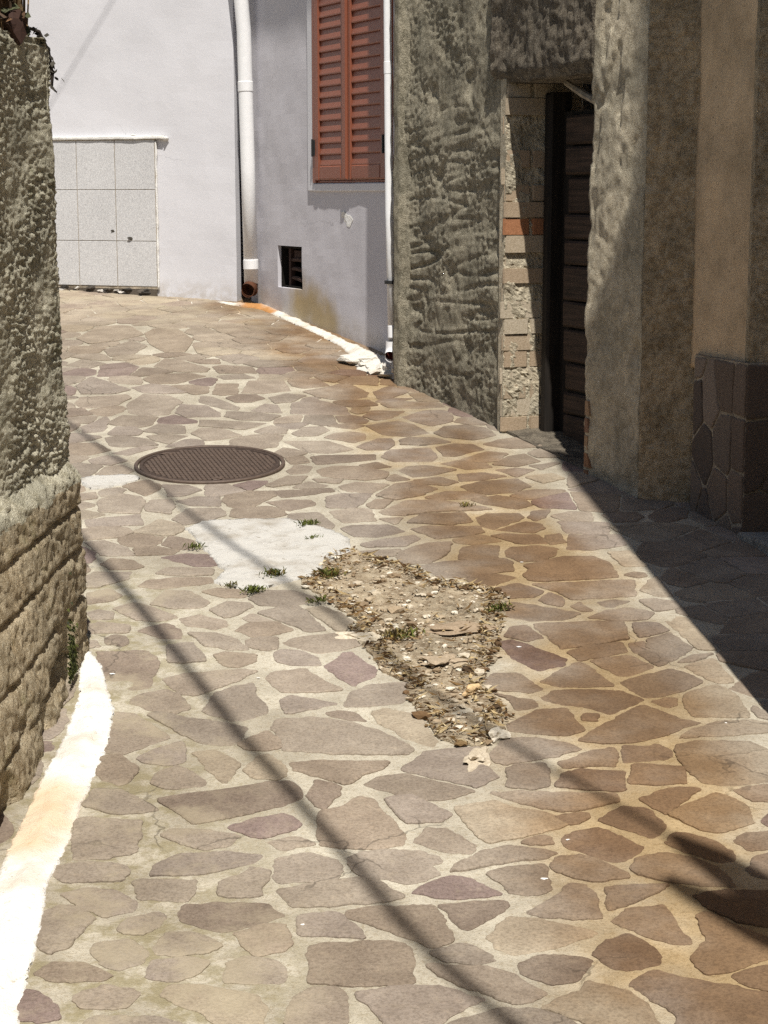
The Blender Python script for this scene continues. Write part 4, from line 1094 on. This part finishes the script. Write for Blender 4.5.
# lighter smooth return strip at the far corner
def corner(u, z, b): return FA(-.03 + .012 * noise.noise(Vector((u * 9, z * 6, 4))), u, z + .0) if not b else FA(-.02, u, z)
mb = MB(); mb.panel(lambda u, z, b: corner(u, z, b), rng(-.25, .03, .02), rng(.5, 3.2, .03) + [4, 6])
mb.panel(lambda u, z, b: FA(u + .02 * noise.noise(Vector((u * 4, z * 7, 3))) * sm(u, 0, .08), (.032 + .006 * fb((u * 12, z * 9, 2), 3) - .035 * sm(u, .03, .065)) if not b else -.1, z), rng(-.03, .07, .010), rng(.5, 3.2, .02) + [4, 6]); mb.build('corner_strip', 'old_plaster', oh, smooth=True)
def lint(u, z, b):
    d = .012 + .016 * fb((u * 4, z * 4, 12), 4) + .008 * fb((u * 22, z * 22, 2), 3) - .02 * sm(z, 2.29, 2.235)
    zz = z + (.014 * noise.noise(Vector((u * 9, 1, 1))) if z < DZ + .005 else 0)
    return FA(u, d if not b else -.3, zz)
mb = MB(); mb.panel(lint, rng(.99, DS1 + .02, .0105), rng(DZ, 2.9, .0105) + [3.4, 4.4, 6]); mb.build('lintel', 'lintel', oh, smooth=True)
def pier(u, z, b):
    e = .020 * noise.noise(Vector((0, z * 8, 6))) + .012 * noise.noise(Vector((0, z * 25, 6)))
    uu = u + (e * (1 - sm(u, 1.84, 1.92)))
    d = .010 * fb((u * 3, z * 3, 21), 3) + .004 * fb((u * 18, z * 18, 9), 3)
    k = sm(fb((u * 5, z * 2.4, 31), 4) - .55 * (2.35 - z) * .35 + .0, .02, .12) * sm(z, 1.5, 2.0)
    d -= .010 * k
    d -= .02 * math.exp(-(((u - 2.215) / .02) ** 2 + ((z - 1.21) / .05) ** 2)) + .012 * (1 - sm(z, .70, .80)) * (.5 + noise.noise(Vector((u * 12, z * 12, 3))))
    return FA(uu, d if not b else -.2, z)
mb = MB(); mb.panel(pier, rng(DS1, 2.258, .0105), rng(.45, 2.9, .0105) + [3.4, 4.4, 6]); mb.build('plaster_pier', 'pier', oh, smooth=True)
# bare brick edge of the doorway: rows of bricks across the far reveal
mb = MB(); q = random.Random(2); z = .70; k = 0
while z < DZ - .03:
    h = q.uniform(.058, .074); t1 = q.random()
    mb.tint = q.choice(((.46, .38, .28), (.40, .32, .23), (.50, .43, .33), (.42, .325, .23), (.45, .36, .26)))
    if abs(z - 1.60) < .05: mb.tint = (.40, .185, .095)
    dep = q.uniform(-.004, .010); j = q.uniform(-.006, .008)
    for (d0, d1) in (((-.36, -.125), (-.118, dep)) if k % 2 else ((-.36, -.245), (-.238, dep))):
        fr2 = lambda a, d, zz: FA(a, d, zz)
        c0, c1 = DS0 - .13, DS0 - .008 + j * 1.6
        bx = [(c0, d0), (c1 - .006, d0), (c1, d0 + .006), (c1 + q.uniform(-.004, .004), d1 - .010), (c1 - .012, d1 + q.uniform(-.006, .002)), (c0, min(d1 - .004, -.07))]
        mb.prism([FA(a, d, z) for a, d in bx], [FA(a, d, z + h) for a, d in bx])
    z += h + q.uniform(.003, .007); k += 1
mb.m = 1; mb.prism([FA(a, d, .6) for a, d in ((DS0 - .12, -.37), (DS0 - .012, -.37), (DS0 - .012, -.012), (DS0 - .12, -.09))], [FA(a, d, DZ) for a, d in ((DS0 - .12, -.37), (DS0 - .012, -.37), (DS0 - .012, -.012), (DS0 - .12, -.09))])
mb.m = 1
def smear(d_, z, b):
    k = .011 * fb((d_ * 14, z * 9, 3), 4) + .006 * fb((d_ * 60, z * 60, 4), 3) + .014 * max(0, noise.noise(Vector((d_ * 7, z * 3.5, 8)))) - .0005
    return FA(DS0 - .008 + (k if not b else -.05), d_, z)
mb.panel(smear, rng(-.30, -.002, .009), rng(.62, DZ + .02, .009))
mb.build('brick_jamb', ['brick', 'pier'], oh)
mb = MB(); z = .66; k = 0
while z < .98:
    mb.tint = rr.choice(((.30, .16, .09), (.36, .24, .15), (.26, .15, .10)))
    mb.prism([FA(a, d, z) for a, d in ((DS1 - .012, -.20), (DS1 - .012, -.012), (DS1 + .004, .004), (DS1 + .035 + q.uniform(0, .03), .006), (DS1 + .05, -.2))][::-1], [FA(a, d, z + .055) for a, d in ((DS1 - .012, -.20), (DS1 - .012, -.012), (DS1 + .004, .004), (DS1 + .03, .006), (DS1 + .05, -.2))][::-1]); z += .068
mb.build('exposed_brick', 'brick', oh)
# plank door standing in the dark opening
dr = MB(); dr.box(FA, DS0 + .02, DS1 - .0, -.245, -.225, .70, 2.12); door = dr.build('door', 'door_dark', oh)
z = .72; q = random.Random(6)
mb = MB()
while z < 2.08:
    h = q.uniform(.10, .16)
    mb.bbox(FA, DS0 + .15 + q.uniform(0, .02), DS1 - .005, -.222, -.200 + q.uniform(-.014, .014), z, min(2.1, z + h - q.uniform(.004, .014)), .009); z += h
mb.build('planks', 'door', door)
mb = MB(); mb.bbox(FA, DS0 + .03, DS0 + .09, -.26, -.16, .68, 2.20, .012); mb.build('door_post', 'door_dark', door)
mb = MB(); mb.tube([FA(1.40, -.13, 2.225), FA(1.60, -.10, 2.17), FA(1.86, -.06, 2.105)], [.013, .016, .012], 7)
tag(mb.build('wooden_lath', 'lath', root=FA(1.6, -.1, 2.15)), 'weathered lath slanting across the top of the dark doorway', 'lath')
mb = MB()                                   # stone threshold: rough stones under the opening
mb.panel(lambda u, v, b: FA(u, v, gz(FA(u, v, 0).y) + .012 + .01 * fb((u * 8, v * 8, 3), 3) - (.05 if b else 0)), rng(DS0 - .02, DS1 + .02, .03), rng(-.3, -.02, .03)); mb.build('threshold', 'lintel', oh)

# ------------------------------------------------------------------ ochre house at the right
ph = thing('ochre_house', 'ochre plastered house with a dark crazy paved stone plinth at the right edge', 'house', (1.2, 6.3, .62))
FB = frame((.946, 6.618), (.9593, -.2822)); FC = frame((1.136, 6.52), (.336, -.942)); FD = frame((1.25, 6.152), (1, 0))
def rc(fr, amp, ck):
    def pos(u, z, b):
        k = noise.voronoi(Vector((u * 60, z * 60, ck)))[0]
        d = amp * (.6 - min(1, k[0])) + amp * fb((u * 30, z * 30, ck), 3) + .006 * fb((u * 3, z * 3, ck), 3)
        return fr(u, d if not b else -.1, z)
    return pos
mb = MB(); mb.panel(rc(FB, .0075, 3), rng(0, .21, .0105), rng(.5, 2.9, .0105) + [3.4, 4.4, 5.2]); mb.build('return_wall', 'ochre_rough', ph, smooth=True)
mb = MB(); mb.panel(rc(FC, .0012, 5), rng(-.05, .386, .02), rng(1.16, 3, .02) + [4, 5.2]); mb.build('plaster_wall', 'ochre', ph, smooth=True)
mb = MB(); mb.panel(rc(FD, .006, 7), rng(-.004, .40, .0115) + [.9, 1.6], rng(1.16, 2.9, .0115) + [3.4, 4.4, 5.2]); mb.build('reveal_wall', 'ochre_rough', ph, smooth=True)
b_ = [FB(.0, -.1, 0), FC(-.03, -.06, 0), FC(.36, -.06, 0), FD(.03, -.06, 0), FD(3, -.06, 0), FD(3, -1.2, 0), Vector((1.35, 7.1, 0))]
mb = MB(); mb.prism([(p.x, p.y, .4) for p in b_], [(p.x, p.y, 5.15) for p in b_]); mb.build('wall_core', 'ochre', ph)
# stone clad plinth
PT = 1.213; FCp = frame((1.118, 6.47), (.336, -.942)); FDp = frame((1.232, 6.122), (1, 0)); LC = .364
pl = MB(); pl.m = 1
q4 = [FCp(-.12, -.10, 0), FCp(-.0, 0, 0), FCp(LC, 0, 0), FDp(1.6, 0, 0), FDp(1.6, -.12, 0), FCp(LC + .03, -.12, 0)]
pl.prism([(p.x, p.y, .4) for p in q4], [(p.x, p.y, PT) for p in q4])
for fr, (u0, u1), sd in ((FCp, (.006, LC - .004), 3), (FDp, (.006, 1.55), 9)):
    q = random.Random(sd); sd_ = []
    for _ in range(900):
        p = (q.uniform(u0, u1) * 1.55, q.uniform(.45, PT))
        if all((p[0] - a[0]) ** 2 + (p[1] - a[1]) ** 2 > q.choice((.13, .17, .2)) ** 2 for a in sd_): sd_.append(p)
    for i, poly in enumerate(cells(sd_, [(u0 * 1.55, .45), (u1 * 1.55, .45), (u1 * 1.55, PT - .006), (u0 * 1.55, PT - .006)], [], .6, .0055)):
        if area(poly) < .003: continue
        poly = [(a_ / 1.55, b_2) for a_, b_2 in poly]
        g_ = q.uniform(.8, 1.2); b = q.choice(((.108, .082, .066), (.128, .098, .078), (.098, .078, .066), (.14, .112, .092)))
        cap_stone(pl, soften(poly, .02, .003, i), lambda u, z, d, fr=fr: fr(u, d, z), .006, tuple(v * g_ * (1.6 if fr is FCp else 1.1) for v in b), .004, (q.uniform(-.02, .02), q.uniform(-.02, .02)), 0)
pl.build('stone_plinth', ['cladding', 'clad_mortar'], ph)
mb = MB(); tz = .632
sl_ = [(1.222, 6.115), (1.46, 5.20), (2.6, 5.2), (2.6, 6.115)][::-1]
def insetp(p, k): c = Vector((1.95, 5.65)); return [c + (Vector(v) - c) * k for v in p]
rings = [[(v[0], v[1], z) for v in insetp(sl_, k)] for k, z in ((1, .3), (1, tz - .008), (.992, tz))]
mb.add(sum(rings, []), [(j * 4 + i, j * 4 + (i + 1) % 4, j * 4 + 4 + (i + 1) % 4, j * 4 + 4 + i) for j in range(2) for i in range(4)] + [(8, 9, 10, 11)])
mb.build('doorstep', 'slab', ph)

# ------------------------------------------------------------------ daylight
AZ, EL = rad(6.45), rad(62)
sd = Vector((sin(AZ) * cos(EL), -cos(AZ) * cos(EL), sin(EL)))          # towards the sun

# the tall neighbour just outside the frame, whose corner throws the big shadow
KX, KY, KH = 1.02, 4.3, 6.47
nb = thing('neighbour_house', 'tall ochre house just outside the right edge that shades the lane', 'house', (KX, KY, gz(KY)))
K = Vector((KX, KY)); b_ = [K, K + Vector((.342, -.94)) * 7, K + Vector((.342, -.94)) * 7 + Vector((4, 1.4)), K + Vector((.894, -.447)) * 4.5]
mb = MB(); mb.prism([(p.x, p.y, -.8) for p in b_], [(p.x, p.y, KH) for p in b_]); mb.build('wall', 'ochre', nb)
e1 = Vector((.894, -.447)); K2 = K + e1 * .20; u_ = [K2, K2 + Vector((.342, -.94)) * 6, b_[2], b_[3] + Vector((-.1, -.1))]
mb = MB(); mb.prism([(p.x, p.y, KH + .002) for p in u_], [(p.x, p.y, KH + 1.8) for p in u_]); mb.build('added_shade_block', 'ochre', nb)  # block added on top, out of view, to keep the ochre walls shaded

# cables overhead, then added shadow rods: their shadows cross the lane
def lift(p, z0, L): return Vector((p[0], p[1], gz(p[1]) if z0 is None else z0)) + sd * L
def cable(pts, L, r, lab, z0=None, name='overhead_cable', ext=1.5):
    P = [lift(p, p[2] if len(p) > 2 else z0, L) for p in pts]; d0 = (P[0] - P[1]).normalized(); d1 = (P[-1] - P[-2]).normalized()
    P = ([P[0] + d0 * ext] if ext else []) + P + [P[-1] + d1 * .25]
    if not ext: r = [r * .25, r * .7] + [r] * (len(P) - 2)
    mb = MB(); mb.tube(P, r, 8); return tag(mb.build(name, 'cable', root=P[0]), lab, 'cable', 'cables slung over the lane')
cable([(-1.041, 6.091), (-.792, 5.483), (-.556, 4.875), (-.37, 4.389), (-.194, 3.976), (-.085, 3.713), (.032, 3.422), (.126, 3.224), (.228, 3.043), (.40, 2.70)], 5.0, .0165, 'overhead cable whose shadow runs down the lane to the bottom edge')
cable([(-1.407, 7.91), (-.905, 6.872), (-.525, 6.02), (-.164, 5.33), (.098, 4.722), (.314, 4.313), (.463, 4.075), (.598, 3.86), (.719, 3.661), (.797, 3.544), (.95, 3.3)], 5.6, .0120, 'overhead cable whose shadow crosses the manhole and white cement')
cable([(.59, 3.60), (.66, 3.52), (.761, 3.38), (.95, 3.15)], 4.6, .065, 'added thick rod out of view whose shadow darkens the lower right corner', ext=0)  # unknown caster: thick rod added out of view to throw the corner shadow
cable([(.64, 3.80), (.70, 3.70), (.797, 3.52), (.95, 3.25)], 4.6, .075, 'added short rod out of view whose shadow lies above the lower right corner', ext=0)  # another added rod, throwing the upper streak

cable([(-1.60, 11.54, 3.09), (-1.684, 11.568, 2.971), (-2.072, 11.729, 2.422), (-2.2, 11.77, 2.25)], 4.5, .0038, 'thin overhead wire whose faint shadow slants across the white house', ext=.6)

# ------------------------------------------------------------------ sun, sky, camera
L = bpy.data.lights.new('sun', 'SUN'); L.energy = 4.9; L.angle = rad(.53); L.color = (1, .955, .885)
lo = bpy.data.objects.new('sun', L); col.objects.link(lo); lo.rotation_euler = sd.to_track_quat('Z', 'Y').to_euler(); lo.location = (3, -4, 9)
w = bpy.data.worlds.new('World'); sc.world = w; w.use_nodes = True
bg = w.node_tree.nodes['Background']; sky = w.node_tree.nodes.new('ShaderNodeTexSky'); sky.sky_type = 'NISHITA'; sky.sun_disc = False
sky.sun_elevation = EL; sky.sun_rotation = math.atan2(sd.x, sd.y)
w.node_tree.links.new(sky.outputs[0], bg.inputs[0]); bg.inputs[1].default_value = .05

cam = bpy.data.cameras.new('camera'); co = bpy.data.objects.new('camera', cam); col.objects.link(co)
cam.sensor_fit = 'HORIZONTAL'; cam.sensor_width = 36; cam.lens = 1800 / 768 * 36; cam.clip_end = 500; cam.clip_start = .05
co.location = (0, 0, 1.78); co.rotation_euler = (rad(80), 0, 0); sc.camera = co
sc.view_settings.view_transform = 'Standard'; sc.view_settings.look = 'None'; sc.view_settings.gamma = 1; sc.view_settings.use_curve_mapping = False
sc.view_settings.exposure = 0.33
sc.cycles.max_bounces = 8; sc.cycles.diffuse_bounces = 4; sc.cycles.use_denoising = False
